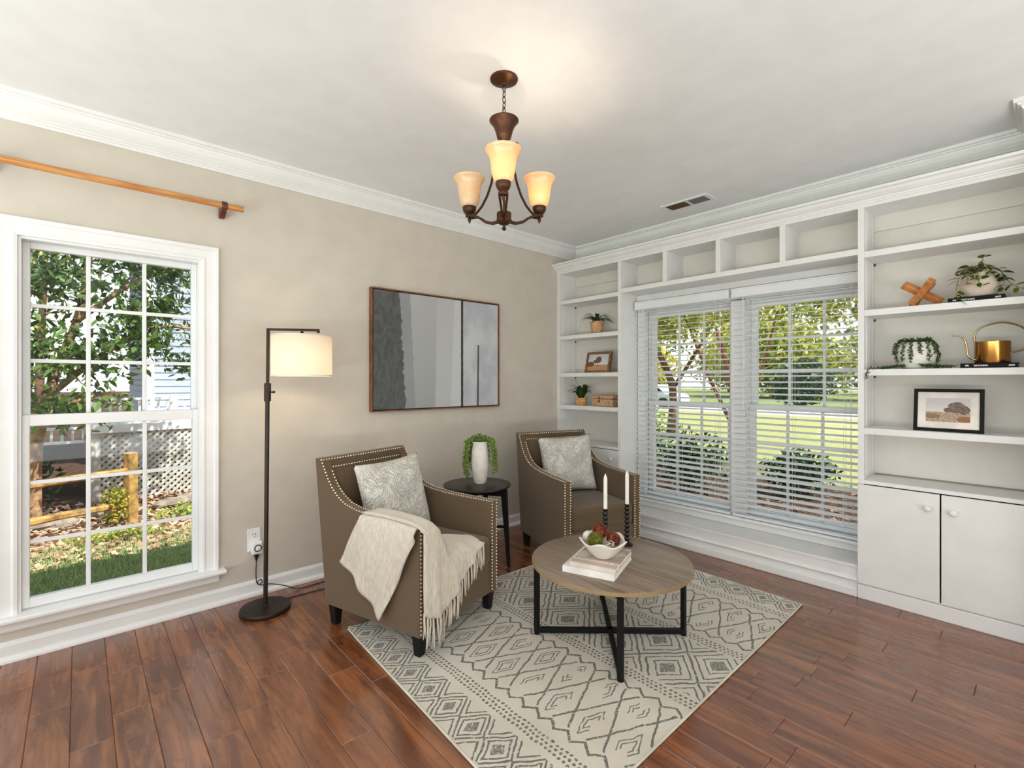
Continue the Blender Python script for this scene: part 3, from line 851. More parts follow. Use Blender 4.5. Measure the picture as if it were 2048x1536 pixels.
book('coffee_table_book', c1, ba, .246, .304, ZT, .030, M_BWHITE, 'large white book under the pale photo book on the coffee table', group='coffee table books')
c2 = Vector((1.694, 1.492)) + d1 * .112 + d2 * .140 + Vector((.006, 0))
book('coffee_table_book', c2, ba, .216, .278, ZT + .030, .022, M_COVER, 'pale photo book under the scalloped bowl', group='coffee table books', spine=plain('book_spine_grey', (206, 200, 192), .4))

# scalloped bowl and its fillings
ZB = ZT + .052; BC = (1.852, 1.415)
bo = thing('scalloped_bowl', (BC[0], BC[1], ZB), 'white ceramic bowl with wavy rim standing on the books', 'bowl')
def bowlf(rad):
    def fn(u, v):
        a = 2 * PI * u; wv = math.cos(5 * a + .5)
        prof = [(0, .004), (.035, .0), (.045, .006), (.070, .030), (.092, .056), (.110, .082)]
        k = v * (len(prof) - 1); i = min(len(prof) - 2, int(k)); f_ = k - i
        r = prof[i][0] * (1 - f_) + prof[i + 1][0] * f_; z = prof[i][1] * (1 - f_) + prof[i + 1][1] * f_
        r *= (1 + .055 * wv * v ** 2); z += .010 * wv * v ** 3
        return (BC[0] + (r - rad * .8) * math.cos(a), BC[1] + (r - rad * .8) * math.sin(a), ZB + z + rad * .6)
    return fn
mb = MB(); mb.grid(bowlf(0), 80, 20); q = len(mb.v); mb.grid(bowlf(.006), 80, 20)
mb.f += [(20 * 81 + i, 20 * 81 + i + 1, q + 20 * 81 + i + 1, q + 20 * 81 + i) for i in range(80)]
bow = mb.build('bowl', plain('glazed_white_ceramic', (236, 230, 222), .22, var=.02), bo, smooth=True)
def ball_thing(name, label, cat, c, r, m, group=None, wicker=False, moss=False):
    t = local(thing(name, (c[0], c[1], c[2] - r), label, cat, group))
    if wicker:
        MB().ball((0, 0, r), r * .80, 16, 10).build('core', plain('dark_wicker_core', (52, 20, 12), .8), t, smooth=True, world=False)
        rr = random.Random(int(c[0] * 1e4)); mb = MB()
        for i in range(34):
            ax = Vector((rr.gauss(0, 1), rr.gauss(0, 1), rr.gauss(0, 1))).normalized(); a = ax.orthogonal().normalized(); b_ = ax.cross(a); k_ = r * (.90 + .09 * rr.random())
            mb.tube([Vector((0, 0, r)) + (a * math.cos(2 * PI * j / 18) + b_ * math.sin(2 * PI * j / 18)) * k_ * (1 + .02 * math.sin(j * 2.1 + i)) for j in range(18)], .0014, 4, closed=True)
        tag(mb.build('wicker_strands', m, t, smooth=True, world=False), kind='stuff')
    elif moss:
        MB().ball((0, 0, r), r * .9, 18, 12).build('core', m, t, smooth=True, world=False)
        rng = np.random.default_rng(4); n = 2600; d = rng.normal(size=(n, 3)); d /= np.linalg.norm(d, axis=1)[:, None]
        P = d * r * .86 + np.array([0, 0, r]); tip = d * r * (.98 + .10 * rng.random(n))[:, None] + np.array([0, 0, r]) + rng.normal(size=(n, 3)) * .003
        s_ = np.cross(d, rng.normal(size=(n, 3))); s_ /= np.linalg.norm(s_, axis=1)[:, None]
        V = np.stack([P - s_ * .0012, P + s_ * .0012, tip], 1).reshape(-1, 3)
        tag(np_mesh('moss_fibres', V, np.arange(3 * n).reshape(n, 3), m, t, world=False), kind='stuff')
    else:
        MB().ball((0, 0, r), r, 18, 12).build('ball', m, t, smooth=True, world=False)
    return t
M_WICK = plain('red_brown_wicker', (122, 52, 26), .45, var=.3, scale=60); M_MOSS = plain('green_moss', (112, 112, 34), .9, var=.25, scale=80)
zr = ZB + .075
ball_thing('moss_ball', 'green moss ball in the scalloped bowl', 'ball', (1.812, 1.432, zr + .010), .036, M_MOSS, moss=True)
ball_thing('wicker_ball', 'red-brown wicker ball on top of the filled bowl', 'ball', (1.872, 1.450, zr + .036), .037, M_WICK, 'wicker balls in the bowl', wicker=True)
ball_thing('wicker_ball', 'red-brown wicker ball at the rim of the filled bowl', 'ball', (1.899, 1.392, zr + .006), .033, M_WICK, 'wicker balls in the bowl', wicker=True)
ball_thing('white_ball', 'white decorative ball behind the moss ball in the bowl', 'ball', (1.832, 1.492, zr + .010), .026, plain('white_decor', (230, 224, 214), .7))
tw = MB(); rr = random.Random(9)
for i in range(9):
    a = rr.random() * 6.28; c0 = Vector((1.858 + rr.uniform(-.02, .02), 1.372 + rr.uniform(-.015, .02), zr - .012 + rr.random() * .012))
    tw.tube([c0, c0 + Vector((math.cos(a) * .018, math.sin(a) * .018, .008)), c0 + Vector((math.cos(a) * .034, math.sin(a) * .03, .002))], [.003, .003, .0015], 5)
tag(tw.build('dried_flower', plain('white_dried_petals', (226, 216, 200), .8, var=.15), smooth=True), 'white dried flower between the balls in the bowl', 'flower')

# candlesticks
def candlestick(x, y, label, lab2):
    t = thing('candlestick', (x, y, ZT), label, 'candlestick', 'black beaded candlesticks')
    mb = MB().lathe([(.001, 0), (.030, 0), (.031, .004), (.028, .009), (.014, .014), (.010, .020)], 24, (x, y, ZT)); mb.build('base', M_BLACK, t, smooth='auto')
    prof = [(.009, .018)]
    for i in range(8):
        z0 = .022 + i * .0235; prof += [(.0085, z0), (.0135, z0 + .006), (.0150, z0 + .0117), (.0135, z0 + .0175), (.0085, z0 + .0225)]
    prof += [(.012, .213), (.0145, .217), (.0145, .222)]
    MB().lathe(prof, 14, (x, y, ZT)).build('stem', plain('glossy_black', (10, 10, 11), .12, var=.05), t, smooth='auto')
    c_ = thing('taper_candle', (x, y, ZT + .2222), lab2, 'candle', 'white taper candles')
    MB().lathe([(.0105, 0), (.0105, .150), (.0098, .158), (.004, .176), (.001, .180)], 10, (x, y, ZT + .2222)).build('wax', plain('white_wax', (238, 234, 226), .45, var=.01), c_, smooth='auto')
    MB().tube([(x, y, ZT + .2222 + .178), (x + .0008, y, ZT + .2222 + .186)], .0009, 5).build('wick', plain('wick', (200, 190, 175), .9), c_)
candlestick(2.205, 1.527, 'black beaded candlestick standing clear of the bowl', 'white taper candle in the candlestick standing clear of the bowl')
candlestick(2.040, 1.546, 'black beaded candlestick partly hidden behind the filled bowl', 'white taper candle in the candlestick behind the filled bowl')
# ------------------------------------------------------------------ side table with trailing plant
ST_ = (2.062, 2.660); ZS = .552
stb = thing('side_table', (ST_[0], ST_[1], 0), 'small round black side table between the two armchairs', 'table')
MB().lathe([(.001, 0), (.218, 0), (.230, .006), (.234, .013), (.233, .018), (.228, .021), (.001, .021)], 64, (*ST_, ZS - .021)).build('tabletop', M_EBONY, stb, smooth='auto')
la0 = math.atan2(2.472 - ST_[1], 2.190 - ST_[0])
for k in range(4):
    a = la0 + k * PI / 2; dx, dy = math.cos(a), math.sin(a)
    pt = (ST_[0] + dx * .192, ST_[1] + dy * .192, ZS - .030); pbt = (ST_[0] + dx * .226, ST_[1] + dy * .226, .0)
    mb = MB(); s_ = Vector((-dy, dx, 0)); r_ = Vector((dx, dy, 0))
    vs = []
    for p_, w_, d_ in ((pbt, .012, .010), (pt, .014, .022)):
        for a_, b_ in ((-1, -1), (1, -1), (1, 1), (-1, 1)): vs.append(Vector(p_) + s_ * a_ * w_ + r_ * b_ * d_)
    mb.add(vs, [(3, 2, 1, 0), (4, 5, 6, 7), (0, 1, 5, 4), (1, 2, 6, 5), (2, 3, 7, 6), (3, 0, 4, 7)])
    mb.build('leg', M_BLACKWOOD, stb, bevel=.003)
for k in range(2):
    a = la0 + k * PI / 2; dx, dy = math.cos(a), math.sin(a)
    MB().beam((ST_[0] - dx * .195, ST_[1] - dy * .195, ZS - .051 - k * .0), (ST_[0] + dx * .195, ST_[1] + dy * .195, ZS - .051), .024, .050).build('apron_bar', M_BLACKWOOD, stb)
    MB().beam((ST_[0] - dx * .205, ST_[1] - dy * .205, .265), (ST_[0] + dx * .205, ST_[1] + dy * .205, .265), .016, .018).build('stretcher', M_BLACKWOOD, stb)

def mat_leaf(name, c0, c1, trans=.25, rough=.5):
    m, p = newmat(name); nt = m.node_tree
    g = N('ShaderNodeNewGeometry'); r = E(g.outputs['Random Per Island']); oi = N('ShaderNodeObjectInfo'); r2 = E(oi.outputs['Random'])
    c = mixc((r * .75 + r2 * .25), c0, c1)
    setp(p, c, rough, spec=.35)
    if trans:
        t = N('ShaderNodeBsdfTranslucent'); nt.links.new(c, t.inputs[0]); x = N('ShaderNodeMixShader'); x.inputs[0].default_value = trans
        nt.links.new(p.outputs[0], x.inputs[1]); nt.links.new(t.outputs[0], x.inputs[2]); nt.links.new(x.outputs[0], nt.nodes['Material Output'].inputs[0])
    return m
M_SUCC = mat_leaf('trailing_pearl_leaves', (84, 116, 36), (176, 200, 112), .2)
M_SUCC2 = mat_leaf('dark_trailing_leaves', (30, 58, 24), (86, 112, 46), .1)
M_STEM = plain('green_stem', (92, 104, 48), .7, var=.2)
def strand(t, pts, m, n, size, rng, world=True, name='trailing_stem'):
    """a stem with small plump leaves all along it: one part"""
    P = [Vector(p) for p in pts]; L = [0]
    for a, b_ in zip(P[:-1], P[1:]): L.append(L[-1] + (b_ - a).length)
    mb = MB(); mb.tube(P, .0011, 4)
    for i in range(n):
        d = L[-1] * (i + rng.random()) / n; k = max(j for j in range(len(L)) if L[j] <= d); k = min(k, len(P) - 2)
        q = P[k].lerp(P[k + 1], (d - L[k]) / max(1e-6, L[k + 1] - L[k]))
        ax = Vector((rng.gauss(0, 1), rng.gauss(0, 1), rng.gauss(0, .6))).normalized(); s_ = ax.orthogonal().normalized(); u_ = ax.cross(s_)
        l = size * (.7 + .6 * rng.random()); w_ = l * .42
        vs = [q, q + ax * l * .5 + s_ * w_ * .5, q + ax * l * .5 + u_ * w_ * .5, q + ax * l * .5 - s_ * w_ * .5, q + ax * l * .5 - u_ * w_ * .5, q + ax * l]
        mb.add(vs, [(0, 2, 1), (0, 3, 2), (0, 4, 3), (0, 1, 4), (5, 1, 2), (5, 2, 3), (5, 3, 4), (5, 4, 1)])
    return mb.build(name, m, t, world=world, fix=False, smooth=True)
def mat_vase():
    m, p = newmat('whitewashed_clay'); v, x, y, z = coords()
    n1 = noise(v, 22, 4, .65); n2 = noise(v, 60, 3); low = z.step(.10, .0)
    c = mixc(n1.step(.45, .75) * .45, (232, 228, 220), (196, 186, 170)); c = mixc((n2.step(.52, .68) * low) * .75, c, (122, 112, 98))
    setp(p, c, .85, 0, bump(n1 + n2, .4, .003)); return m
VP = (2.093, 2.668)
va_ = thing('vase', (*VP, ZS), 'whitewashed vase with trailing greenery on the side table', 'vase')
MB().lathe([(.001, 0), (.040, 0), (.043, .006), (.052, .060), (.059, .115), (.061, .160), (.058, .210), (.053, .250), (.050, .272), (.053, .284), (.053, .290), (.046, .290), (.044, .270), (.001, .262)], 36, (*VP, ZS), cap=False).build('vase_body', mat_vase(), va_, smooth='auto')
RT = Vector((math.sin(math.radians(YAW)), -math.cos(math.radians(YAW)), 0)); FW = Vector((math.cos(math.radians(YAW)), math.sin(math.radians(YAW)), 0))
rg_ = random.Random(21)
for i in range(14):
    a = [-.25, .25, 3.4, 2.9, .1, 3.14, .5, 2.6, -.3, 3.5, .0, 3.05, .8, 2.3, 0][i] + rg_.uniform(-.25, .25)
    d = RT * math.cos(a) + FW * math.sin(a); c0 = Vector((*VP, ZS + .285)); L = rg_.uniform(.13, .235) if math.cos(a) > 0 else rg_.uniform(.15, .285)
    r1 = .074 + .022 * rg_.random()
    pts = [c0 + d * .02, c0 + d * .045 + Vector((0, 0, .030)), c0 + d * r1 + Vector((0, 0, .012)), c0 + d * (r1 + .014) + Vector((0, 0, -L * .4)), c0 + d * (r1 + .012 + rg_.uniform(-.01, .012)) + Vector((0, 0, -L))]
    strand(va_, pts, M_SUCC, int(50 + 300 * L), .021, rg_)
for i in range(8):
    a = rg_.random() * 6.28; d = Vector((math.cos(a), math.sin(a), 0)); c0 = Vector((*VP, ZS + .282))
    strand(va_, [c0, c0 + d * .02 + Vector((0, 0, .022)), c0 + d * rg_.uniform(.03, .055) + Vector((0, 0, rg_.uniform(.03, .058)))], M_SUCC, 36, .020, rg_)

# ------------------------------------------------------------------ floor lamp
LP = Vector((.768, 2.895, 0))
flm = thing('floor_lamp', tuple(LP), 'dark bronze floor lamp with white drum shade', 'lamp')
MB().lathe([(.001, 0), (.126, 0), (.129, .004), (.129, .018), (.126, .023), (.020, .025), (.001, .025)], 64, tuple(LP)).build('base', M_LAMPMETAL, flm, smooth='auto')
tp = LP + Vector((.011, -.010, 1.548))
sl = LP.lerp(tp, .735)
pb = MB(); pb.beam(LP + Vector((0, 0, .024)), LP.lerp(tp, .79), .018, .018); pb.build('pole', M_LAMPMETAL, flm, bevel=.002)
MB().lathe([(.016, 0), (.018, .003), (.012, .008)], 16, tuple(LP + Vector((0, 0, .024)))).build('pole_collar', M_LAMPMETAL, flm)
MB().beam(LP.lerp(tp, .745), LP.lerp(tp, .810), .030, .026).build('sleeve', M_LAMPMETAL, flm, bevel=.002)
ad = Vector((math.cos(math.radians(-31)), math.sin(math.radians(-31)), 0))
MB().beam(LP.lerp(tp, .80), tp, .013, .013).build('upper_pole', M_LAMPMETAL, flm)
kn = MB(); kp = LP.lerp(tp, .778); kn.tube([kp + ad * .012, kp + ad * .034], .0045, 8); kn.tube([kp + ad * .028, kp + ad * .038], [.0075, .0065], 10); kn.build('knob', M_LAMPMETAL, flm, smooth='auto')
ar = MB(); ar.beam(tp - ad * .0065 + Vector((0, 0, .003)), tp + ad * .268 + Vector((0, 0, .003)), .013, .013); ar.beam(tp + ad * .2615 + Vector((0, 0, .003)), tp + ad * .2615 + Vector((0, 0, -.012)), .013, .013); ar.build('arm', M_LAMPMETAL, flm)
shc = tp + ad * .176
def mat_shade(name, c, e, em):
    m, p = newmat(name); nt = m.node_tree; v, x, y, z = coords()
    wv = noise(vec(x * 1, y * 1, z * 5), 300, 2)
    cc = mixc(wv, tuple(q * .96 for q in c), c)
    d = N('ShaderNodeBsdfDiffuse'); t = N('ShaderNodeBsdfTranslucent'); nt.links.new(cc, d.inputs[0]); nt.links.new(cc, t.inputs[0])
    mx = N('ShaderNodeMixShader'); mx.inputs[0].default_value = .55; nt.links.new(d.outputs[0], mx.inputs[1]); nt.links.new(t.outputs[0], mx.inputs[2])
    out = mx.outputs[0]
    if em:
        e_ = N('ShaderNodeEmission'); e_.inputs[0].default_value = (*lin(e), 1); e_.inputs[1].default_value = em
        ad_ = N('ShaderNodeAddShader'); nt.links.new(out, ad_.inputs[0]); nt.links.new(e_.outputs[0], ad_.inputs[1]); out = ad_.outputs[0]
    nt.links.new(out, nt.nodes['Material Output'].inputs[0]); return m
M_SHADE = mat_shade('white_linen_shade', (246, 240, 230), (255, 214, 170), .0)
zt_, zb_ = shc.z - .032, shc.z - .252
sh = MB(); sh.lathe([(.156, zb_ - shc.z), (.158, zb_ - shc.z), (.158, zt_ - shc.z), (.156, zt_ - shc.z), (.156, zb_ - shc.z)], 64, tuple(shc), cap=False)
sho = sh.build('lamp_shade', M_SHADE, flm, smooth='auto')
for zz in (zb_, zt_):
    rm = MB(); rm.lathe([(.1545, -.003), (.1590, -.003), (.1590, .003), (.1545, .003), (.1545, -.003)], 64, (shc.x, shc.y, zz), cap=False)
    rm.build('shade_trim', plain('shade_trim', (228, 214, 196), .7), sho, smooth='auto')
sp_ = MB()
for k in range(3):
    a = k * 2 * PI / 3 + .4; sp_.tube([(shc.x, shc.y, zt_ - .012), (shc.x + .156 * math.cos(a), shc.y + .156 * math.sin(a), zt_ - .002)], .0016, 5)
sp_.tube([(shc.x, shc.y, zt_ - .07), (shc.x, shc.y, shc.z - .004)], .006, 8); sp_.lathe([(.009, 0), (.010, .008), (.006, .012)], 12, (shc.x, shc.y, zt_ + .014))
sp_.build('spider', M_LAMPMETAL, flm)
bu = MB().ball((shc.x, shc.y, zt_ - .105), .030, 16, 10)
def mat_emit(name, c, s):
    m, p = newmat(name); nt = m.node_tree; nt.nodes.remove(p); e_ = N('ShaderNodeEmission'); e_.inputs[0].default_value = (*lin(c), 1); e_.inputs[1].default_value = s
    nt.links.new(e_.outputs[0], nt.nodes['Material Output'].inputs[0]); return m
M_BULB = mat_emit('lit_bulb_warm', (255, 222, 180), 6.0)
bu.build('bulb', M_BULB, flm, smooth=True)
def lamp_light(name, loc, power, color, radius, parent):
    l = bpy.data.lights.new(name, 'POINT'); l.energy = power; l.color = color; l.shadow_soft_size = radius
    o = bpy.data.objects.new(name, l); C.objects.link(o); o.location = Vector(loc) - Vector(ROOTLOC[parent.name]); o.parent = parent; return o
lamp_light('lamp_bulb_light', (shc.x, shc.y, zt_ - .150), 2.9, (1.0, .78, .55), .03, flm)

# ------------------------------------------------------------------ chandelier
CH = Vector((1.354, 1.560, ZC)); ca = math.atan2(-math.sin(math.radians(YAW)), -math.cos(math.radians(YAW)))
chd = thing('chandelier', tuple(CH), 'bronze three-light chandelier with amber glass bell shades', 'chandelier')
MB().lathe([(.001, 0), (.058, 0), (.0595, -.004), (.058, -.008), (.050, -.012), (.030, -.018), (.012, -.022), (.010, -.032), (.001, -.034)], 40, tuple(CH)).build('canopy', M_BRONZE, chd, smooth='auto')
z = 2.528; i = 0
while z > 2.400:
    a = i * PI / 2; mb = MB(); dx, dy = math.cos(a), math.sin(a); pts = []
    for k in range(16):
        th = 2 * PI * k / 16; w_ = .0075 * math.cos(th); h_ = .015 * math.sin(th); pts.append((CH.x + dx * w_, CH.y + dy * w_, z - .012 + h_))
    mb.tube(pts, .0018, 6, closed=True).build('chain_link', M_BRONZE, chd, smooth=True); z -= .0235; i += 1
MB().tube([(CH.x + .003, CH.y, 2.53), (CH.x - .004, CH.y + .004, 2.47), (CH.x + .003, CH.y, 2.39)], .0016, 6).build('cord', plain('lamp_cord', (120, 96, 60), .6), chd)
MB().lathe([(.010, .018), (.012, .004), (.040, .0), (.062, -.006), (.063, -.010), (.058, -.016), (.047, -.030), (.040, -.046), (.034, -.066), (.029, -.085), (.020, -.095), (.001, -.096)], 40, (CH.x, CH.y, 2.388)).build('bell_cap', M_BRONZE, chd, smooth='auto')
MB().tube([(CH.x, CH.y, 2.30), (CH.x, CH.y, 1.975)], .005, 8).build('center_rod', M_BRONZE, chd)
MB().lathe([(.001, .040), (.030, .038), (.032, .034), (.031, .010), (.033, .006), (.030, -.002), (.018, -.012), (.006, -.016), (.005, -.022), (.009, -.027), (.009, -.033), (.004, -.038), (.001, -.039)], 32, (CH.x, CH.y, 1.948)).build('hub', M_BRONZE, chd, smooth='auto')
def mat_amber():
    m, p = newmat('amber_scavo_glass'); nt = m.node_tree; v, x, y, z = coords(); n1 = noise(v, 30, 3)
    c = mixc(n1.step(.3, .7), (250, 222, 176), (255, 234, 200))
    d = N('ShaderNodeBsdfDiffuse'); t = N('ShaderNodeBsdfTranslucent'); g = N('ShaderNodeBsdfGlossy'); g.inputs[1].default_value = .25
    nt.links.new(c, d.inputs[0]); t.inputs[0].default_value = (.95, .68, .34, 1)
    a = N('ShaderNodeMixShader'); a.inputs[0].default_value = .42; nt.links.new(d.outputs[0], a.inputs[1]); nt.links.new(t.outputs[0], a.inputs[2])
    b_ = N('ShaderNodeMixShader'); b_.inputs[0].default_value = .05; nt.links.new(a.outputs[0], b_.inputs[1]); nt.links.new(g.outputs[0], b_.inputs[2])
    nt.links.new(b_.outputs[0], nt.nodes['Material Output'].inputs[0]); return m
M_AMBER = mat_amber()
M_CBULB = mat_emit('lit_chandelier_bulb', (255, 236, 206), 230.0); M_CBULB2 = mat_emit('lit_chandelier_bulb_soft', (255, 236, 206), 170.0)
M_CBULB_DIM = plain('unlit_bulb', (240, 232, 214), .3)
RA = .180
for k in range(3):
    a = ca + k * 2 * PI / 3; d = Vector((math.cos(a), math.sin(a), 0)); s_ = Vector((-d.y, d.x, 0)); e_ = Vector((CH.x, CH.y, 0)) + d * RA
    P = lambda r, z, q=0: Vector((CH.x, CH.y, z)) + d * r + s_ * q
    arm = MB()
    for sg in (-1, 1):      # lower arm: two bars that spread towards the end plate
        pts = [P(.026, 1.952, sg * .002), P(.060, 1.950, sg * .004), P(.095, 1.962, sg * .008), P(.125, 1.985, sg * .012), P(.150, 1.997, sg * .015), P(.186, 1.999, sg * .016)]
        for p0, p1 in zip(pts[:-1], pts[1:]): arm.beam(p0, p1 + (p1 - p0).normalized() * .002, .008, .010)
    arm.beam(P(.176, 1.999, -.020), P(.176, 1.999, .020), .024, .009)
    ao = arm.build('arm', M_BRONZE, chd)
    MB().lathe([(.001, 0), (.006, -.003), (.008, -.010), (.006, -.017), (.003, -.024), (.001, -.026)], 12, tuple(e_ + Vector((0, 0, 1.995)))).build('finial', M_BRONZE, ao, smooth=True)
    up = MB(); pts = [P(.160, 2.001), P(.140, 2.010), P(.112, 2.035), P(.085, 2.075), P(.064, 2.125), P(.050, 2.180), P(.042, 2.235), P(.042, 2.272), P(.048, 2.292), P(.058, 2.300), P(.066, 2.297)]
    for p0, p1 in zip(pts[:-1], pts[1:]): up.beam(p0, p1 + (p1 - p0).normalized() * .002, .011, .0045, d)
    up.build('strap', M_BRONZE, chd)
    cupz = 2.006
    MB().lathe([(.008, -.006), (.010, .0), (.022, .008), (.029, .020), (.031, .034), (.030, .040), (.001, .040)], 24, tuple(e_ + Vector((0, 0, cupz)))).build('cup', M_BRONZE, chd, smooth='auto')
    g0 = [(.028, .0), (.034, .006), (.041, .022), (.046, .045), (.049, .070), (.052, .092), (.058, .110), (.066, .122), (.0705, .128), (.0712, .132)]
    gi = [(r - .003, zz + (.002 if i_ == 0 else 0)) for i_, (r, zz) in enumerate(g0)][::-1]
    gs = MB().lathe(g0 + gi, 40, tuple(e_ + Vector((0, 0, cupz + .034))), cap=False)
    gs.build('glass_shade', M_AMBER, chd, smooth='auto')
    zb2 = cupz + .088
    MB().ball(tuple(e_ + Vector((0, 0, zb2))), .019, 14, 10, 1.35).build('bulb', [M_CBULB2, M_CBULB, M_CBULB_DIM][k], chd, smooth=True)

# ------------------------------------------------------------------ wall art
def mat_canvas():
    m, p = newmat('abstract_grey_canvas'); v, x, y, z = coords()
    nz = noise(vec(0.0, 0.0, z), 16, 4, .65); n2 = noise(vec(5.0, 0.0, z), 12, 4, .65); n3 = noise(vec(9.0, 0.0, z), 18, 4, .6); n4 = noise(vec(13.0, 0.0, z), 14, 3)
    zz = z / .43
    brush = noise(vec(x * 5 + z * 3, 0.0, z * 3 - x * 6), 2.2, 5, .6, 1.5)
    e1 = x - (-.334 - zz * .026 + (nz - .5) * .10); e2 = x - (-.252 - zz * .022 + (n2 - .5) * .04)
    e3 = x - (-.05 + zz * .009 + (n3 - .5) * .03); e4 = x - (.10 + zz * .018 + (n4 - .5) * .03)
    c = mixc(brush.step(.3, .7), (74, 77, 77), (98, 100, 100))
    c = mixc(e1.step(-.002, .002), c, mixc(brush, (140, 145, 150), (152, 156, 160)))
    c = mixc(e2.step(-.002, .002), c, mixc(zz * .5 + .5, (160, 164, 162), (178, 180, 182)))
    c = mixc(e3.step(-.002, .002), c, (186, 188, 190)); c = mixc(e4.step(-.002, .002), c, (198, 202, 204))
    right = x.gt(.19); soft = noise(vec(x * 3, 0.0, z * 2), 2.0, 3)
    c = mixc(right, c, mixc(soft.step(.35, .65), (180, 182, 191), (200, 203, 208)))
    l1 = ((x - .191 + (n3 - .5) * .004).abs()).lt(.0115 - (n2 - .5).abs() * .012); c = mixc(l1, c, (70, 60, 58))
    w2 = .0075 + (z * -1.0) * .004
    l2 = ((x - .353 + z * -.012 + (n4 - .5) * .006).abs() - w2).lt(0.0) * z.lt(.075); c = mixc(l2, c, (78, 70, 68))
    setp(p, c, .7, 0, bump(brush + noise(v, 250, 2) * .4, .25, .002)); return m
AX0, AX1, AZ0, AZ1 = 1.494, 2.645, 1.050, 1.914; AC = Vector(((AX0 + AX1) / 2, YW, (AZ0 + AZ1) / 2))
wa = local(thing('wall_art', tuple(AC), 'abstract grey striped canvas in a thin walnut frame', 'painting'))
M_WALNUT = plain('walnut_frame', (122, 76, 44), .5, var=.12, scale=14)
hw, hh = (AX1 - AX0) / 2, (AZ1 - AZ0) / 2; D = .042; ft = .009
for a in ((-hw, -hw + ft, -D, -.002, -hh, hh), (hw - ft, hw, -D, -.002, -hh, hh), (-hw + ft, hw - ft, -D, -.002, -hh, -hh + ft), (-hw + ft, hw - ft, -D, -.002, hh - ft, hh)):
    MB().box(*a).build('frame_side', M_WALNUT, wa, world=False, bevel=.0012)
MB().box(-hw + ft, hw - ft, -.012, -.003, -hh + ft, hh - ft).build('backing', plain('frame_recess', (30, 20, 14), .9), wa, world=False)
MB().box(-hw + ft + .006, hw - ft - .006, -D + .005, -.012, -hh + ft + .006, hh - ft - .006).build('canvas', mat_canvas(), wa, world=False)

# ------------------------------------------------------------------ curtain rod
M_PINE = plain('honey_pine', (196, 132, 68), .45, var=.14, scale=9)
def mat_pine():
    m, p = newmat('honey_pine_rod'); v, x, y, z = coords(); g_ = noise(vec(x * 3, y * 60, z * 60), 1.2, 4, .6, .6)
    setp(p, mixc(g_.step(.3, .7), (176, 108, 50), (218, 160, 96)), .42); return m
cr = thing('curtain_rod', (.15, YW, 2.238), 'honey-coloured wooden curtain rod above the tall window', 'curtain rod')
mb = MB(); mb.tube([(-.40, YW - .080, 2.240), (.697, YW - .080, 2.240)], .0165, 20); mb.build('rod', mat_pine(), cr, smooth='auto')
M_CHERRY = plain('cherry_stained_wood', (92, 38, 16), .35, var=.12, scale=20)
for bx_ in (-.300, .603):
    bk = MB(); bk.prism([(YW, 2.186), (YW - .028, 2.186), (YW - .050, 2.200), (YW - .068, 2.214), (YW - .082, 2.216), (YW - .097, 2.222), (YW - .102, 2.236), (YW - .100, 2.254), (YW - .090, 2.262), (YW - .078, 2.262), (YW - .060, 2.244), (YW - .020, 2.244), (YW, 2.246)], 'x', bx_ - .014, bx_ + .014)
    bk.build('bracket', M_CHERRY, cr, bevel=.004)

# ------------------------------------------------------------------ outlet, timer plug and lamp cord
M_PLATE = plain('white_plastic', (240, 240, 240), .3, var=.01)
ou = thing('wall_outlet', (.772, YW, .328), 'white wall outlet behind the floor lamp pole', 'outlet')
MB().box(.736, .808, YW - .006, YW, .262, .394).build('cover_plate', M_PLATE, ou, bevel=.003)
for zz in (.300, .356):
    rc = MB().box(.755, .789, YW - .008, YW - .006, zz - .020, zz + .020).build('receptacle', M_PLATE, ou, bevel=.006)
    mb = MB(); mb.box(.763, .7655, YW - .0085, YW - .008, zz - .001, zz + .011); mb.box(.7775, .780, YW - .0085, YW - .008, zz - .001, zz + .011); mb.box(.770, .774, YW - .0085, YW - .008, zz - .014, zz - .009); mb.build('slot', M_DARK, rc)
ti = thing('plug_timer', (.782, YW - .008, .29), 'white plug-in dimmer with round dial at the wall outlet', 'timer')
MB().box(.752, .812, YW - .040, YW - .0085, .246, .322).build('body', M_PLATE, ti, bevel=.010, seg=3)
mb = MB(); mb.M = Matrix.Translation((.784, YW - .040, .284)) @ Matrix.Rotation(PI / 2, 4, 'X')
mb.lathe([(.021, 0), (.021, .004), (.016, .006), (.014, .006)], 28); mb.build('dial_ring', plain('grey_dial', (70, 72, 76), .4), ti, smooth='auto')
mb = MB(); mb.M = Matrix.Translation((.784, YW - .040, .284)) @ Matrix.Rotation(PI / 2, 4, 'X'); mb.lathe([(.0145, 0), (.0145, .007), (.012, .009), (.001, .009)], 24); mb.build('dial', M_PLATE, ti, smooth='auto')
pc = thing('power_cord', (.782, YW - .03, .0), 'thin black lamp cord running from the outlet along the baseboard', 'cord')
M_CORDB = plain('black_cord', (18, 14, 12), .5)
MB().lathe([(.013, 0), (.012, -.012), (.007, -.026), (.004, -.040)], 14, (.780, YW - .024, .246)).build('plug', M_CORDB, pc, smooth='auto')
pts = [(.780, YW - .024, .210), (.776, YW - .030, .15), (.776, YW - .034, .105), (.778, YW - .036, .085), (.792, YW - .040, .068), (.806, YW - .042, .080), (.800, YW - .044, .097), (.784, YW - .045, .092), (.780, YW - .046, .078), (.800, YW - .050, .066), (.85, YW - .060, .062), (.92, YW - .085, .040), (.98, YW - .100, .010), (1.05, YW - .100, .004), (1.30, YW - .09, .004), (1.42, YW - .15, .004), (1.30, YW - .20, .004), (1.10, YW - .20, .004), (.97, YW - .19, .004), (.87, YW - .19, .005)]
sm = []
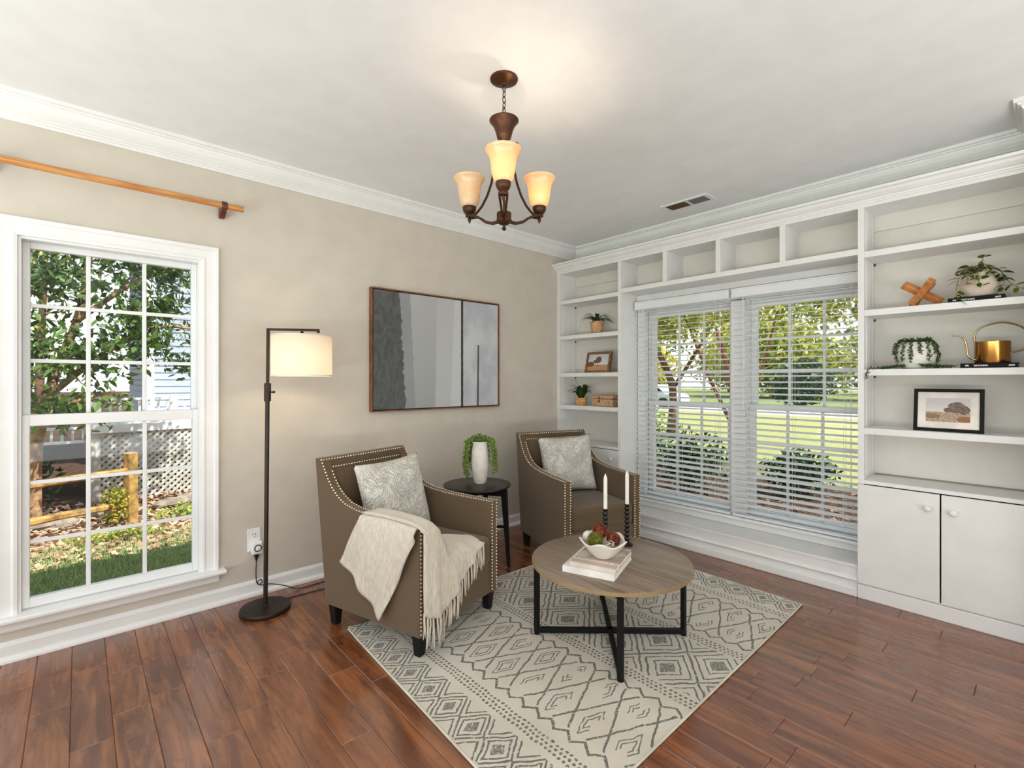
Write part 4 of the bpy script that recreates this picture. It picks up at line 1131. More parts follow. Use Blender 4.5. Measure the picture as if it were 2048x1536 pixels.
for i in range(len(pts) - 1):
    p0, p1, p2, p3 = [Vector(pts[max(0, min(len(pts) - 1, i + j))]) for j in (-1, 0, 1, 2)]
    for k in range(5):
        t = k / 5; sm.append(.5 * ((2 * p1) + (-p0 + p2) * t + (2 * p0 - 5 * p1 + 4 * p2 - p3) * t * t + (-p0 + 3 * p1 - 3 * p2 + p3) * t ** 3))
for q in sm: q.z = max(q.z, .0035)
MB().tube(sm, .0030, 6).build('cable', M_CORDB, pc, smooth=True)
# ------------------------------------------------------------------ things on the shelves
M_FERN = mat_leaf('dark_strappy_leaf', (22, 40, 18), (58, 84, 34), .12, .4)
M_TERRA = plain('pale_terracotta', (204, 160, 116), .8, var=.08, scale=30, bmp=.2)
M_SOIL = plain('potting_soil', (44, 34, 26), .95, var=.3, scale=120)
def blade(t, base, ang, L, W, rise, fall):
    mb = MB(); n = 9; d = Vector((math.cos(ang), math.sin(ang), 0)); s_ = Vector((-d.y, d.x, 0)); vs = []; fs = []
    for i in range(n + 1):
        k = i / n; c_ = Vector(base) + d * (L * k * (1 - .12 * k)) + Vector((0, 0, rise * math.sin(PI * .5 * min(1, k * 1.7)) - fall * k ** 2.4))
        w_ = W * (.35 + .65 * math.sin(PI * min(1, .15 + k * .7))) * (1 - k ** 3) + .0006
        vs += [c_ - s_ * w_ / 2 + Vector((0, 0, .15 * w_)), c_, c_ + s_ * w_ / 2 + Vector((0, 0, .15 * w_))]
    for i in range(n):
        for j in range(2): fs.append((i * 3 + j, i * 3 + j + 1, (i + 1) * 3 + j + 1, (i + 1) * 3 + j))
    mb.add(vs, fs); return mb.build('leaf', M_FERN, t, smooth=True, fix=False)
rl = random.Random(31)
# arching plant
c0 = (3.505, 2.752, SL[1])
pl1 = thing('potted_plant', c0, 'arching strap-leaved plant in a terracotta pot on the bookcase', 'plant')
MB().lathe([(.001, 0), (.043, 0), (.046, .004), (.060, .098), (.064, .100), (.065, .114), (.060, .116), (.056, .104), (.001, .100)], 32, c0, cap=False).build('pot', M_TERRA, pl1, smooth='auto')
MB().lathe([(.001, .103), (.055, .101)], 20, c0, cap=False).build('soil', M_SOIL, pl1)
ra = math.atan2(RT.y, RT.x)
specs = [(ra, .185, .03, .05), (ra + .3, .17, .055, .07), (ra - .3, .18, .05, .10), (ra + .1, .13, .07, .02), (ra + PI, .18, .07, .16), (ra + PI + .25, .15, .065, .08), (ra + PI - .35, .17, .06, .05), (ra + PI - .1, .12, .08, .02)]
for a, L, r_, f_ in specs: blade(pl1, (c0[0], c0[1], c0[2] + .104), a, L * 1.12, .022, r_ * 1.1, f_)
for i in range(16): blade(pl1, (c0[0] + rl.uniform(-.02, .02), c0[1] + rl.uniform(-.02, .02), c0[2] + .104), rl.random() * 6.28, rl.uniform(.10, .17), .022, rl.uniform(.03, .085), rl.uniform(.0, .05))
# short plant
c0 = (3.500, 2.930, SL[3])
pl2 = thing('potted_plant', c0, 'short bushy plant in a tan pot beside the woven box', 'plant')
MB().lathe([(.001, 0), (.046, 0), (.049, .004), (.054, .064), (.055, .070), (.050, .070), (.048, .060), (.001, .058)], 32, c0, cap=False).build('pot', plain('tan_woven_pot', (206, 156, 100), .8, var=.15, scale=70, bmp=.4), pl2, smooth='auto')
MB().lathe([(.001, .062), (.048, .060)], 20, c0, cap=False).build('soil', M_SOIL, pl2)
for i in range(30):
    a = rl.random() * 6.28; L = rl.uniform(.05, .105); blade(pl2, (c0[0] + .02 * math.cos(a), c0[1] + .02 * math.sin(a), c0[2] + .060), a, L * 1.4, .026, rl.uniform(.07, .14), rl.uniform(0, .03))
blade(pl2, (c0[0], c0[1], c0[2] + .06), ra + PI, .095, .018, .175, 0); blade(pl2, (c0[0], c0[1], c0[2] + .06), ra, .11, .018, .125, .0)
# framed picture helper: built facing -X, leaning back
def mat_print(name, kind):
    m, p = newmat(name); v, x, y, z = coords('Generated')
    X_ = 1.0 - y; Z_ = z
    n1 = noise(vec(X_, Z_, 0.0), 9, 5, .65); n2 = noise(vec(X_ * 2, Z_ * 5, 3.0), 8, 4)
    if kind == 'tree':
        c = mixc(Z_.step(.2, .9), (226, 220, 212), (198, 194, 196))
        gr = Z_.lt(.36 + (n2 * .10)); c = mixc(gr, c, mixc(n2.step(.3, .7), (132, 100, 74), (206, 186, 160)))
        def blob(cx, cz, rx, rz, k): return ((((X_ - cx) / rx) * ((X_ - cx) / rx) + ((Z_ - cz) / rz) * ((Z_ - cz) / rz)) + (n1 - .5) * k).lt(1.0)
        t = blob(.70, .62, .20, .22, 1.4).max(blob(.52, .50, .12, .10, 1.2)).max(blob(.88, .50, .12, .18, 1.2)); c = mixc(t, c, mixc(n1.step(.35, .65), (92, 74, 66), (132, 112, 102)))
        c = mixc(blob(.12, .24, .22, .10, .8), c, (138, 112, 88)); c = mixc(blob(.9, .12, .2, .12, 1.0), c, (150, 100, 62))
    else:
        c = mixc(Z_.step(.2, .9), (222, 220, 222), (198, 202, 212))
        gr = Z_.lt(.30 + n2 * .12); c = mixc(gr, c, mixc(n2.step(.3, .7), (150, 96, 60), (214, 178, 140)))
        def blob(cx, cz, rx, rz, k): return ((((X_ - cx) / rx) * ((X_ - cx) / rx) + ((Z_ - cz) / rz) * ((Z_ - cz) / rz)) + (n1 - .5) * k).lt(1.0)
        t = blob(.50, .66, .14, .20, .9).max(blob(.36, .56, .12, .10, .9)).max(blob(.14, .40, .16, .16, .9)); c = mixc(t, c, (120, 78, 52))
        tr = (((X_ - .47).abs()).lt(.014).max(((X_ - .36).abs()).lt(.012))) * Z_.lt(.6) * Z_.gt(.32); c = mixc(tr, c, (120, 78, 52))
    setp(p, c, .5); return m
def framed(name, y0, y1, zb, H_, lean, xb, fw_, dep, mf, mprint, label, matw=0):
    t = local(thing(name, (xb, (y0 + y1) / 2, zb), label, 'picture frame'))
    W = (y1 - y0); t.rotation_euler = (0, lean, 0); h = W / 2
    for a in ((0, dep, -h, -h + fw_, 0, H_), (0, dep, h - fw_, h, 0, H_), (0, dep, -h + fw_, h - fw_, 0, fw_), (0, dep, -h + fw_, h - fw_, H_ - fw_, H_)):
        MB().box(*a).build('frame_side', mf, t, world=False, bevel=.0015)
    if matw:
        MB().box(dep * .4, dep * .6, -h + fw_, h - fw_, fw_, H_ - fw_).build('mat_board', plain('mat_board', (232, 226, 218), .8), t, world=False)
        MB().box(dep * .3, dep * .4, -h + fw_ + matw[0], h - fw_ - matw[0], fw_ + matw[1], H_ - fw_ - matw[1] * .9).build('print', mprint, t, world=False)
    else:
        MB().box(dep * .4, dep * .6, -h + fw_, h - fw_, fw_, H_ - fw_).build('print', mprint, t, world=False)
    e_ = MB(); zt = H_ * .72
    e_.add([(dep, -.02, zt), (dep, .02, zt), (dep + .075, .02, .028 - .0), (dep + .075, -.02, .028), (dep, -.02, zt - .01), (dep, .02, zt - .01), (dep + .072, .02, .022), (dep + .072, -.02, .022)], [(0, 1, 2, 3), (7, 6, 5, 4), (0, 3, 7, 4), (1, 5, 6, 2), (2, 6, 7, 3)])
    e_.build('easel_back', plain('black_easel_back', (22, 20, 19), .8), t, world=False)
    return t
framed('picture_frame', 2.588, 2.858, SL[2] + .001, .195, math.radians(14), 3.455, .020, .028, plain('rustic_brown_frame', (126, 88, 52), .6, var=.2, scale=30), mat_print('brown_tree_print', 'palm'), 'small brown wooden frame with a tree print on the corner bookcase')
framed('picture_frame', .228, .512, SR[3] + .001, .232, math.radians(9), 3.465, .017, .022, plain('black_frame', (8, 8, 8), .5, spec=.2), mat_print('watercolour_tree_print', 'tree'), 'black framed tree landscape with wide white mat', (.036, .036))
# woven box
wb_ = thing('woven_box', (3.53, 2.662, SL[3]), 'small woven straw box with a dark clasp', 'box')
M_STRAW = plain('woven_straw', (186, 150, 118), .85, var=.22, scale=110, bmp=.6, bscale=260)
MB().box(3.462, 3.602, 2.548, 2.776, SL[3], SL[3] + .066).build('body', M_STRAW, wb_, bevel=.006)
MB().box(3.459, 3.605, 2.545, 2.779, SL[3] + .068, SL[3] + .100).build('lid', M_STRAW, wb_, bevel=.007)
mb = MB(); mb.tube([(3.457, 2.690, SL[3] + .094), (3.455, 2.689, SL[3] + .060), (3.456, 2.692, SL[3] + .046)], .0022, 6); mb.lathe([(.001, -.007), (.007, -.005), (.007, .005), (.001, .007)], 10, (3.455, 2.690, SL[3] + .044)); mb.build('clasp', plain('dark_clasp', (40, 28, 22), .6), wb_)

# wooden knot
kc = Vector((3.505, .478, SR[1]))
kt = thing('wooden_knot', tuple(kc), 'three-bar wooden knot ornament on the bookcase', 'ornament')
M_TEAK = plain('warm_teak', (190, 124, 68), .5, var=.14, scale=18)
Lk, tk = .200, .0345
q111 = Vector((1, 1, 1)).normalized().rotation_difference(Vector((0, 0, 1)))
Rk = Matrix.Rotation(math.radians(112), 3, 'Z') @ q111.to_matrix()
mz = 0
bars = []
for ax in (Vector((1, 0, 0)), Vector((0, 1, 0)), Vector((0, 0, 1))):
    d = Rk @ ax; u_ = Rk @ Vector((ax.y, ax.z, ax.x)); bars.append((d, u_))
    mz = max(mz, abs(d.z) * Lk / 2 + abs(u_.z) * tk / 2 + abs(d.cross(u_).z) * tk / 2)
for d, u_ in bars:
    c_ = kc + Vector((0, 0, mz)); MB().beam(c_ - d * Lk / 2, c_ + d * Lk / 2, tk, tk, u_).build('bar', M_TEAK, kt, bevel=.004)

# black books lying flat with printed spines
def mat_spine():
    m, p = newmat('black_book_spine_print'); v, x, y, z = coords()
    row = (z - .0125).abs().lt(.0042)
    a = ((x + .080).abs()).lt(.007) * noise(v, 300, 0).gt(.44)
    b_ = ((x + .028).abs()).lt(.026) * noise(vec(x, 0.0, z * .6), 330, 0).gt(.47); c_ = ((x - .082).abs()).lt(.011) * noise(vec(x, 0.0, z * .6), 330, 0).gt(.44)
    setp(p, mixc(row * a.max(b_).max(c_), (12, 11, 11), (226, 224, 220)), .6, spec=.2); return m
M_BSP = mat_spine(); M_BBLK = plain('black_book_cover', (12, 11, 11), .6, spec=.2)
for z_, ya, yb2, lab in ((SR[1], .364, .151, 'black book lying flat under the ivy pot'), (SR[2], .315, .104, 'black book lying flat under the brass watering can')):
    t = book('shelf_book', (3.436 + .080, (ya + yb2) / 2), -PI / 2, abs(ya - yb2), .160, z_, .0245, M_BBLK, lab, group='black books on the bookcase', spine=M_BSP)

# ivy in a round blush pot
ic = Vector((3.520, .248, SR[1] + .0245))
iv = thing('ivy_plant', tuple(ic), 'variegated ivy in a round blush pot on a black book', 'plant')
MB().lathe([(.001, 0), (.052, 0), (.066, .010), (.078, .036), (.080, .062), (.074, .092), (.058, .116), (.048, .124), (.046, .130), (.042, .130), (.044, .118), (.001, .112)], 40, tuple(ic), cap=False).build('pot', plain('blush_ceramic', (222, 206, 190), .6, var=.04), iv, smooth='auto')
def mat_ivy():
    m, p = newmat('variegated_ivy_leaf'); v, x, y, z = coords(); oi = N('ShaderNodeObjectInfo'); r = E(oi.outputs['Random'])
    d = ((x - .5) * (x - .5) * 4.0 + y * y * 10.5).sqrt() + (noise(v, 6, 2) - .5) * .25
    c = mixc(d.step(.70, .86), mixc(r, (38, 62, 28), (98, 116, 56)), (206, 204, 150)); setp(p, c, .4, spec=.4); return m
lm = MB(); n = 8
vs = [(0, 0, 0)]; top_ = []; bot_ = []
for i in range(1, n):
    k = i / n; w_ = .31 * math.sin(PI * k ** .8); top_.append((k, w_, .06 * math.sin(PI * k) + .10 * w_)); bot_.append((k, -w_, .06 * math.sin(PI * k) + .10 * w_))
midv = [(i / n, 0, .06 * math.sin(PI * i / n)) for i in range(1, n)]
vs = [(0, 0, 0)] + midv + [(1, 0, 0)] + top_ + bot_
fs = []
T0 = n + 1; B0 = T0 + n - 1
for i in range(1, n - 1):
    fs += [(i, i + 1, T0 + i, T0 + i - 1), (i + 1, i, B0 + i - 1, B0 + i)]
fs += [(0, 1, T0), (1, 0, B0), (n - 1, n, T0 + n - 2), (n, n - 1, B0 + n - 2)]
lm.add(vs, fs); lo = lm.build('leaf', mat_ivy(), iv, smooth=True, fix=False, world=False); IVY = lo.data; bpy.data.objects.remove(lo)
ri = random.Random(77)
vines = [[(0, 0, .125), (-.03, -.02, .165), (-.052, -.03, .160), (-.090, -.040, .130)], [(0, 0, .125), (.01, .0, .19), (.015, 0, .215)], [(0, 0, .125), (-.02, .03, .175), (-.055, .045, .168), (-.07, .05, .15)],
         [(0, 0, .12), (.03, -.05, .165), (.055, -.065, .13), (.09, -.085, .09), (.125, -.085, .045), (.165, -.095, .015), (.21, -.09, .008)],
         [(0, 0, .12), (-.04, -.06, .15), (-.075, -.070, .10), (-.085, -.078, .03), (-.075, -.090, -.01)], [(0, 0, .12), (.0, -.07, .15), (.0, -.088, .10), (.01, -.094, .04)], [(0, 0, .12), (.05, -.03, .16), (.085, -.05, .12), (.095, -.07, .06), (.075, -.09, .02)], [(0, 0, .12), (-.03, -.055, .16), (-.035, -.085, .11), (-.045, -.09, .06)]]
M_VINE = plain('brown_vine', (128, 98, 60), .7, var=.2)
ly_ = Vector((.20, -.98, 0)).normalized()      # along the shelf
for vn in vines:
    P = [ic + ly_ * a + Vector((c_ * 0 + b_ * 1.0, 0, 0)) * 1.0 + Vector((0, 0, z_)) for a, b_, z_ in vn for c_ in (0,)]
    MB().tube(P, .0016, 5).build('vine', M_VINE, iv, smooth=True)
    for i in range(len(P) - 1):
        for rep in range(3):
            q = P[i].lerp(P[i + 1], .2 + .35 * rep + ri.uniform(-.1, .1))
            if q.z < ic.z + .10 and (q - ic).xy.length < .082: q += Vector((-.02, 0, 0))
            s_ = ri.uniform(.036, .058)
            share('leaf', IVY, iv, q, (ri.uniform(-.7, .7), ri.uniform(-.2, .9), ri.uniform(0, 6.28)), (s_, s_, s_))

# trailing succulent in a speckled round pot
sc0 = Vector((3.520, .508, SR[2]))
su = thing('trailing_succulent', tuple(sc0), 'trailing string plant in a white speckled pot spilling along the shelf', 'plant')
def mat_speck():
    m, p = newmat('white_speckled_ceramic'); v, x, y, z = coords(); s_ = voro(v, 90); n_ = noise(v, 20, 3)
    c = mixc(s_.lt(.12), mixc(n_, (226, 222, 216), (238, 234, 228)), (150, 140, 130)); setp(p, c, .5); return m
MB().lathe([(.001, 0), (.048, 0), (.064, .008), (.084, .040), (.092, .078), (.088, .116), (.074, .142), (.066, .150), (.060, .150), (.062, .138), (.001, .130)], 40, tuple(sc0), cap=False).build('pot', mat_speck(), su, smooth='auto')
rs = random.Random(13)
for k in range(9):
    th = PI + (k - 4) * .42 + .35
    d = Vector((math.cos(th), math.sin(th), 0)); L = rs.uniform(.4, 1.0)
    pts = [sc0 + d * .03 + Vector((0, 0, .145)), sc0 + d * .066 + Vector((0, 0, .168)), sc0 + d * .090 + Vector((0, 0, .135)), sc0 + d * .101 + Vector((0, 0, .085)), sc0 + d * .096 + Vector((0, 0, .040)), sc0 + d * .082 + Vector((0, 0, .010))]
    pts = pts[:max(3, int(len(pts) * (.55 + L * .5)))]
    for p_ in pts: p_.x = max(p_.x, XF + .006)
    strand(su, pts, M_SUCC2, 90, .014, rs)
for k in range(10):
    a = rs.random() * 6.28; d = Vector((math.cos(a), math.sin(a), 0)); strand(su, [sc0 + d * .01 + Vector((0, 0, .14)), sc0 + d * .04 + Vector((0, 0, .162)), sc0 + d * .07 + Vector((0, 0, .158))], M_SUCC2, 40, .015, rs)
for k in range(5):
    yy = sc0.y + .06; x0 = 3.425 + .012 * k
    strand(su, [(x0, yy - .02, SR[2] + .020), (x0, yy + .05, SR[2] + .012), (x0 - .004, yy + .10 - .012 * k, SR[2] + .008)] + ([(3.402, .700, SR[2] + .006), (3.394, .708, SR[2] - .02), (3.393, .712, SR[2] - .055)] if k == 0 else []), M_SUCC2, 70 if k else 95, .013, rs)
    yy = sc0.y - .05
    strand(su, [(x0, yy + .02, SR[2] + .022), (x0, yy - .05, SR[2] + .014), (x0 + .006, yy - .125 + .012 * k, SR[2] + .010)], M_SUCC2, 70, .013, rs)

# brass watering can
wc = Vector((3.515, .200, SR[2] + .0246))
cn = thing('watering_can', tuple(wc), 'brass watering can with looped handle and thin curved spout', 'watering can')
M_BRASS = plain('polished_brass', (196, 142, 74), .22, metal=1.0, var=.04)
M_BRASS2 = plain('pale_brass', (206, 180, 132), .25, metal=1.0, var=.04)
MB().lathe([(.001, 0), (.0675, 0), (.0685, .002), (.0685, .110), (.0690, .112), (.0665, .112), (.0665, .006), (.001, .005)], 48, tuple(wc), cap=False).build('body', M_BRASS, cn, smooth='auto')
hd = Vector((.42, -.907, 0)).normalized(); kf = 1 / hd.dot(RT)
def wp(l, z): return Vector((wc.x, wc.y, z)) + hd * l * kf
def smooth_pts(P, m=5, closed=False):
    out = []
    for i in range(len(P) - 1):
        p0, p1, p2, p3 = [P[max(0, min(len(P) - 1, i + j))] for j in (-1, 0, 1, 2)]
        for k in range(m):
            t = k / m; out.append(.5 * ((2 * p1) + (-p0 + p2) * t + (2 * p0 - 5 * p1 + 4 * p2 - p3) * t * t + (-p0 + 3 * p1 - 3 * p2 + p3) * t ** 3))
    return out + [P[-1]]
MB().tube(smooth_pts([wp(-.066, 1.470), wp(-.066, 1.500), wp(-.055, 1.530), wp(-.023, 1.554), wp(.041, 1.567), (wp(.105, 1.541)), wp(.137, 1.490), wp(.128, 1.447), wp(.105, 1.423), wp(.064, 1.410)]), .0048, 10).build('handle', M_BRASS2, cn, smooth=True)
MB().tube(smooth_pts([wp(-.060, 1.376), wp(-.078, 1.384), wp(-.091, 1.405), wp(-.094, 1.445), wp(-.103, 1.482), wp(-.122, 1.502), wp(-.150, 1.506)]), .0046, 10).build('spout', M_BRASS2, cn, smooth=True)
# ------------------------------------------------------------------ outdoors
GZ = -.35
def mat_ground():
    m, p = newmat('garden_ground'); v, x, y, z = coords()
    n1 = noise(v, 1.1, 4); n2 = noise(v, 14, 4); n3 = noise(v, 55, 3); vo = voro(v, 22)
    grass = mixc(n3.step(.3, .7), (84, 96, 56), (146, 158, 98))
    mulch = mixc(n2.step(.3, .7), (44, 32, 26), (92, 70, 58)); mulch = mixc((vo.lt(.16)) * n3.gt(.5), mulch, (150, 112, 84))
    litter = mixc(n3.step(.35, .65), (170, 134, 108), (226, 196, 170))
    # side yard (towards +Y)
    ly2 = y + (n1 - .5) * 1.2 + x * .35
    c = mixc(ly2.step(6.0, 6.5), grass, litter); c = mixc(ly2.step(6.9, 7.5), c, mulch)
    # front yard (towards +X): mulch bed, lawn, street
    fx = x + (n1 - .5) * .9
    f_ = mixc(fx.step(8.2, 8.8), mulch, mixc(n3.step(.3, .7), (112, 120, 76), (172, 172, 118))); f_ = mixc(fx.step(24.0, 24.4), f_, (196, 192, 186)); f_ = mixc(fx.step(33.0, 33.4), f_, grass)
    c = mixc(x.gt(3.7), c, f_)
    setp(p, c, .95, 0, bump(n2 + n3, .6, .03), spec=.1); return m
M_GROUND = mat_ground()
gr = MB().box(-60, 90, -60, 90, GZ - .3, GZ).build('ground', M_GROUND); struct(gr)
# grass blades and fallen leaves by the window
rng = np.random.default_rng(17)
def scatter_blades(name, n, x0, x1, y0, y1, m, h, label):
    P = np.stack([rng.uniform(x0, x1, n), rng.uniform(y0, y1, n), np.full(n, GZ)], 1)
    d = rng.normal(size=(n, 2)); d /= np.linalg.norm(d, axis=1)[:, None]; s_ = np.stack([-d[:, 1], d[:, 0], np.zeros(n)], 1)
    L = h * (.5 + .8 * rng.random(n)); tip = P + np.concatenate([d * (L * .5)[:, None], L[:, None]], 1)
    V = np.stack([P - s_ * .004, P + s_ * .004, tip], 1).reshape(-1, 3)
    return tag(np_mesh(name, V, np.arange(3 * n).reshape(n, 3), m), label, 'grass', kind='stuff')
scatter_blades('grass', 26000, -1.6, 2.6, 4.0, 6.4, mat_leaf('grass_blade', (104, 122, 78), (168, 182, 124), .25), .055, 'short green lawn grass outside the tall window')
def scatter_litter(name, n, x0, x1, y0, y1, m, sz, label):
    P = np.stack([rng.uniform(x0, x1, n), rng.uniform(y0, y1, n), GZ + .008 + .03 * rng.random(n)], 1)
    a = rng.normal(size=(n, 3)); a[:, 2] *= .35; a /= np.linalg.norm(a, axis=1)[:, None]; b_ = np.cross(a, np.array([0, 0, 1.0]) + rng.normal(size=(n, 3)) * .3); b_ /= np.linalg.norm(b_, axis=1)[:, None]
    L = sz * (.6 + .8 * rng.random(n))[:, None]
    V = np.stack([P - a * L / 2, P + b_ * L * .3, P + a * L / 2, P - b_ * L * .3], 1).reshape(-1, 3)
    return tag(np_mesh(name, V, np.arange(4 * n).reshape(n, 4), m), label, 'leaf litter', kind='stuff')
scatter_litter('fallen_leaves', 5200, -2.2, 3.4, 5.7, 8.4, mat_leaf('dry_leaf', (120, 82, 58), (222, 186, 154), .1), .075, 'dry fallen leaves around the split-rail fence')
scatter_litter('fallen_leaves', 1800, 4.2, 8.6, -.5, 6.0, mat_leaf('dry_leaf_dark', (66, 44, 34), (150, 116, 90), .1), .07, 'dry leaves on the mulch bed outside the blinds')
# unseen eaves of the house, made deeper in front to shade the windows
ev = thing('trim_7', (0, YW + .3, ZC + .25), kind='structure')
MB().box(-3.2, XW + .75, YW + .16, YW + .60, ZC + .06, ZC + .24).build('soffit', M_TRIM, ev)
MB().box(XW + .16, XW + .75, -3.2, YW + .16, ZC + .06, ZC + .24).build('soffit', M_TRIM, ev)

M_TREELEAF = mat_leaf('broad_tree_leaf', (34, 62, 26), (116, 146, 72), .3, .35)
M_YELLEAF = mat_leaf('yellow_green_leaf', (96, 112, 34), (226, 208, 84), .35)
M_FARLEAF = mat_leaf('far_tree_leaf', (64, 84, 32), (196, 198, 96), .35)
M_DKLEAF = mat_leaf('dark_evergreen_leaf', (20, 40, 24), (58, 88, 50), .1)
M_BARK = plain('pale_bark', (148, 116, 88), .9, var=.25, scale=14, bmp=.5, bscale=40)
M_BARK2 = plain('brown_bark', (96, 70, 54), .9, var=.25, scale=10, bmp=.5, bscale=30)
def tree(loc, label, cat, trunk, r, mbark, blobs, n, size, mleaf, name='tree', group=None, asp=.5, seed=1, big=0, droop=.0, shell=.35):
    t = thing(name, loc, label, cat, group)
    for i, br_ in enumerate(trunk):
        k = len(br_); rr = [r * (1 - .65 * j / max(1, k - 1)) * (1 if i == 0 else .5) for j in range(k)]
        MB().tube(smooth_pts([Vector(q) for q in br_], 4), [r * (1 if i == 0 else .5) * (1 - .65 * j / ((k - 1) * 4)) for j in range((k - 1) * 4 + 1)], 9).build('trunk' if i == 0 else 'branch', mbark, t, smooth=True)
    tag(leaf_cloud('foliage', mleaf, blobs, n, size, t, asp, droop, seed=seed, shell=shell), kind='stuff')
    return t
# broad-leaved tree by the tall window, its nearest leaves as pieces
bt = tree((-.36, 7.35, GZ), 'broad-leaved tree with pale trunk outside the tall window', 'tree',
     [[(-.36, 7.35, GZ), (-.34, 7.32, .6), (-.20, 7.30, 1.3), (.02, 7.28, 2.1), (.15, 7.25, 3.3)], [(-.24, 7.3, 1.1), (.25, 7.1, 1.6), (.75, 7.0, 1.9), (1.2, 6.9, 1.85)], [(-.32, 7.3, .9), (-.8, 7.2, 1.5), (-1.0, 7.1, 2.4)], [(-.05, 7.28, 1.9), (.6, 7.2, 2.5), (1.3, 7.1, 2.7)], [(-.33, 7.3, .7), (-.1, 7.0, 1.0), (.3, 6.9, 1.15)]],
     .07, M_BARK, [(-.5, 7.2, 1.5, .5, .45, .5), (.05, 7.1, 1.55, .6, .45, .40), (.6, 7.0, 1.75, .55, .4, .33), (-.2, 7.2, 2.4, .8, .5, .6), (.7, 7.2, 2.6, .8, .5, .42), (-.9, 7.2, 2.2, .5, .5, .9), (-.1, 7.0, .95, .6, .4, .28), (.3, 7.2, 3.4, 1.3, .7, .55), (1.25, 6.95, 2.55, .45, .35, .45), (.75, 7.1, 2.15, .35, .3, .3), (.45, 7.0, 2.0, .3, .3, .3), (.95, 7.0, 1.45, .25, .25, .2)], 7500, .100, M_TREELEAF, seed=3, asp=.42, droop=.6, shell=.2)
lf = MB(); lf.add([(0, 0, 0), (.28, .2, .02), (.62, .19, .02), (1, 0, -.08), (.62, -.19, .02), (.28, -.2, .02), (.28, 0, -.02), (.62, 0, -.03)], [(0, 6, 1), (1, 6, 7, 2), (2, 7, 3), (0, 5, 6), (5, 4, 7, 6), (4, 3, 7)])
o = lf.build('leaf', M_TREELEAF, bt, fix=False, smooth=True, world=False); LEAF = o.data; bpy.data.objects.remove(o)
rb = random.Random(8)
for i in range(150):
    c_ = rb.choice([(.15, 6.75, 1.62, .45, .1, .22), (.1, 6.75, 1.32, .42, .1, .14), (-.35, 6.8, 1.4, .35, .1, .3), (.65, 6.7, 1.75, .4, .1, .18), (-.1, 6.75, 2.1, .6, .1, .35), (.05, 6.7, 1.05, .35, .1, .1)])
    s_ = rb.uniform(.085, .15)
    share('leaf', LEAF, bt, (c_[0] + rb.uniform(-1, 1) * c_[3], c_[1] + rb.uniform(-1, 1) * c_[4], c_[2] + rb.uniform(-1, 1) * c_[5]), (rb.uniform(-.8, .8), rb.uniform(.1, 1.0), rb.uniform(0, 6.28)), (s_, s_, s_))
tree((-.5, 11.7, GZ), 'yellow-green tree behind the broad-leaved tree', 'tree', [[(-.5, 11.7, GZ), (-.5, 11.7, 1.5), (-.4, 11.7, 4.2)]], .09, M_BARK2, [(-.6, 11.8, 3.4, .95, .7, 1.0), (-.1, 11.6, 4.3, .5, .5, .8), (-1.6, 12, 3.0, 1, .8, 1.2), (-.8, 11.8, 1.8, .9, .7, 1), (-1.0, 11.8, 4.8, 1.2, .8, .8)], 2600, .11, M_YELLEAF, seed=5)
tree((-3.2, 13.5, GZ), 'tall dark tree at the far end of the side yard', 'tree', [[(-3.2, 13.5, GZ), (-3.1, 13.5, 2.5), (-3, 13.5, 5)]], .15, M_BARK2, [(-3.2, 13.5, 3.2, 2.4, 1.4, 2.4), (-2.2, 14, 4.5, 2.0, 1.2, 1.6)], 3600, .2, M_TREELEAF, seed=6)
def shrub(loc, label, rx, rz, n, size, m, seed, group=None, ry=None):
    return tree(loc, label, 'shrub', [[loc, (loc[0], loc[1], loc[2] + rz * .6), (loc[0] + .05, loc[1], loc[2] + rz * 1.2)]], .025, M_BARK2, [(loc[0], loc[1], loc[2] + rz * 1.02, rx, ry or rx, rz)], n, size, m, 'shrub', group, seed=seed, shell=.3)
shrub((.30, 6.88, GZ), 'small yellow-green sapling beside the fence post', .16, .26, 240, .06, M_YELLEAF, 9)
shrub((-.55, 7.8, GZ), 'dark green shrub in front of the low porch', .42, .46, 900, .08, M_DKLEAF, 10)
tree((.9, 6.6, GZ), 'low leafy groundcover beside the fence', 'groundcover', [], .02, M_BARK2, [(1.1, 6.9, GZ + .08, .6, .35, .10), (.3, 6.3, GZ + .06, .5, .22, .07), (1.6, 6.6, GZ + .07, .5, .25, .08)], 900, .065, mat_leaf('groundcover_leaf', (78, 104, 40), (176, 186, 92), .3), 'groundcover', seed=12)

# split-rail fence
fe = thing('split_rail_fence', (.44, 6.99, GZ), 'weathered split-rail fence with one visible post outside the tall window', 'fence')
M_RAIL = plain('weathered_rail_wood', (150, 118, 66), .85, var=.25, scale=12, bmp=.4, bscale=60)
fd = Vector((-.785, -.515, 0)).normalized(); p0 = Vector((.44, 6.99, GZ))
for k in (0, 2.3):
    q = p0 + fd * k
    ps = MB(); ps.M = Matrix.Translation(q) @ Matrix.Rotation(math.atan2(fd.y, fd.x), 4, 'Z'); ps.taper(0, 0, -.1, .80, .055, .050); ps.build('post', M_RAIL, fe, bevel=.012)
for za, zb3 in ((.245, .27), (-.13, -.06)):
    MB().tube([p0 + fd * .0 + Vector((0, -.0, za - GZ)), p0 + fd * .7 + Vector((0, .0, (za + zb3) / 2 - GZ + .01)), p0 + fd * 2.3 + Vector((0, 0, zb3 - GZ))], [.045, .052, .045], 7, flat=.75).build('rail', M_RAIL, fe)
M_STONE = plain('grey_field_stone', (128, 116, 106), .9, var=.2, scale=9, bmp=.6, bscale=30)
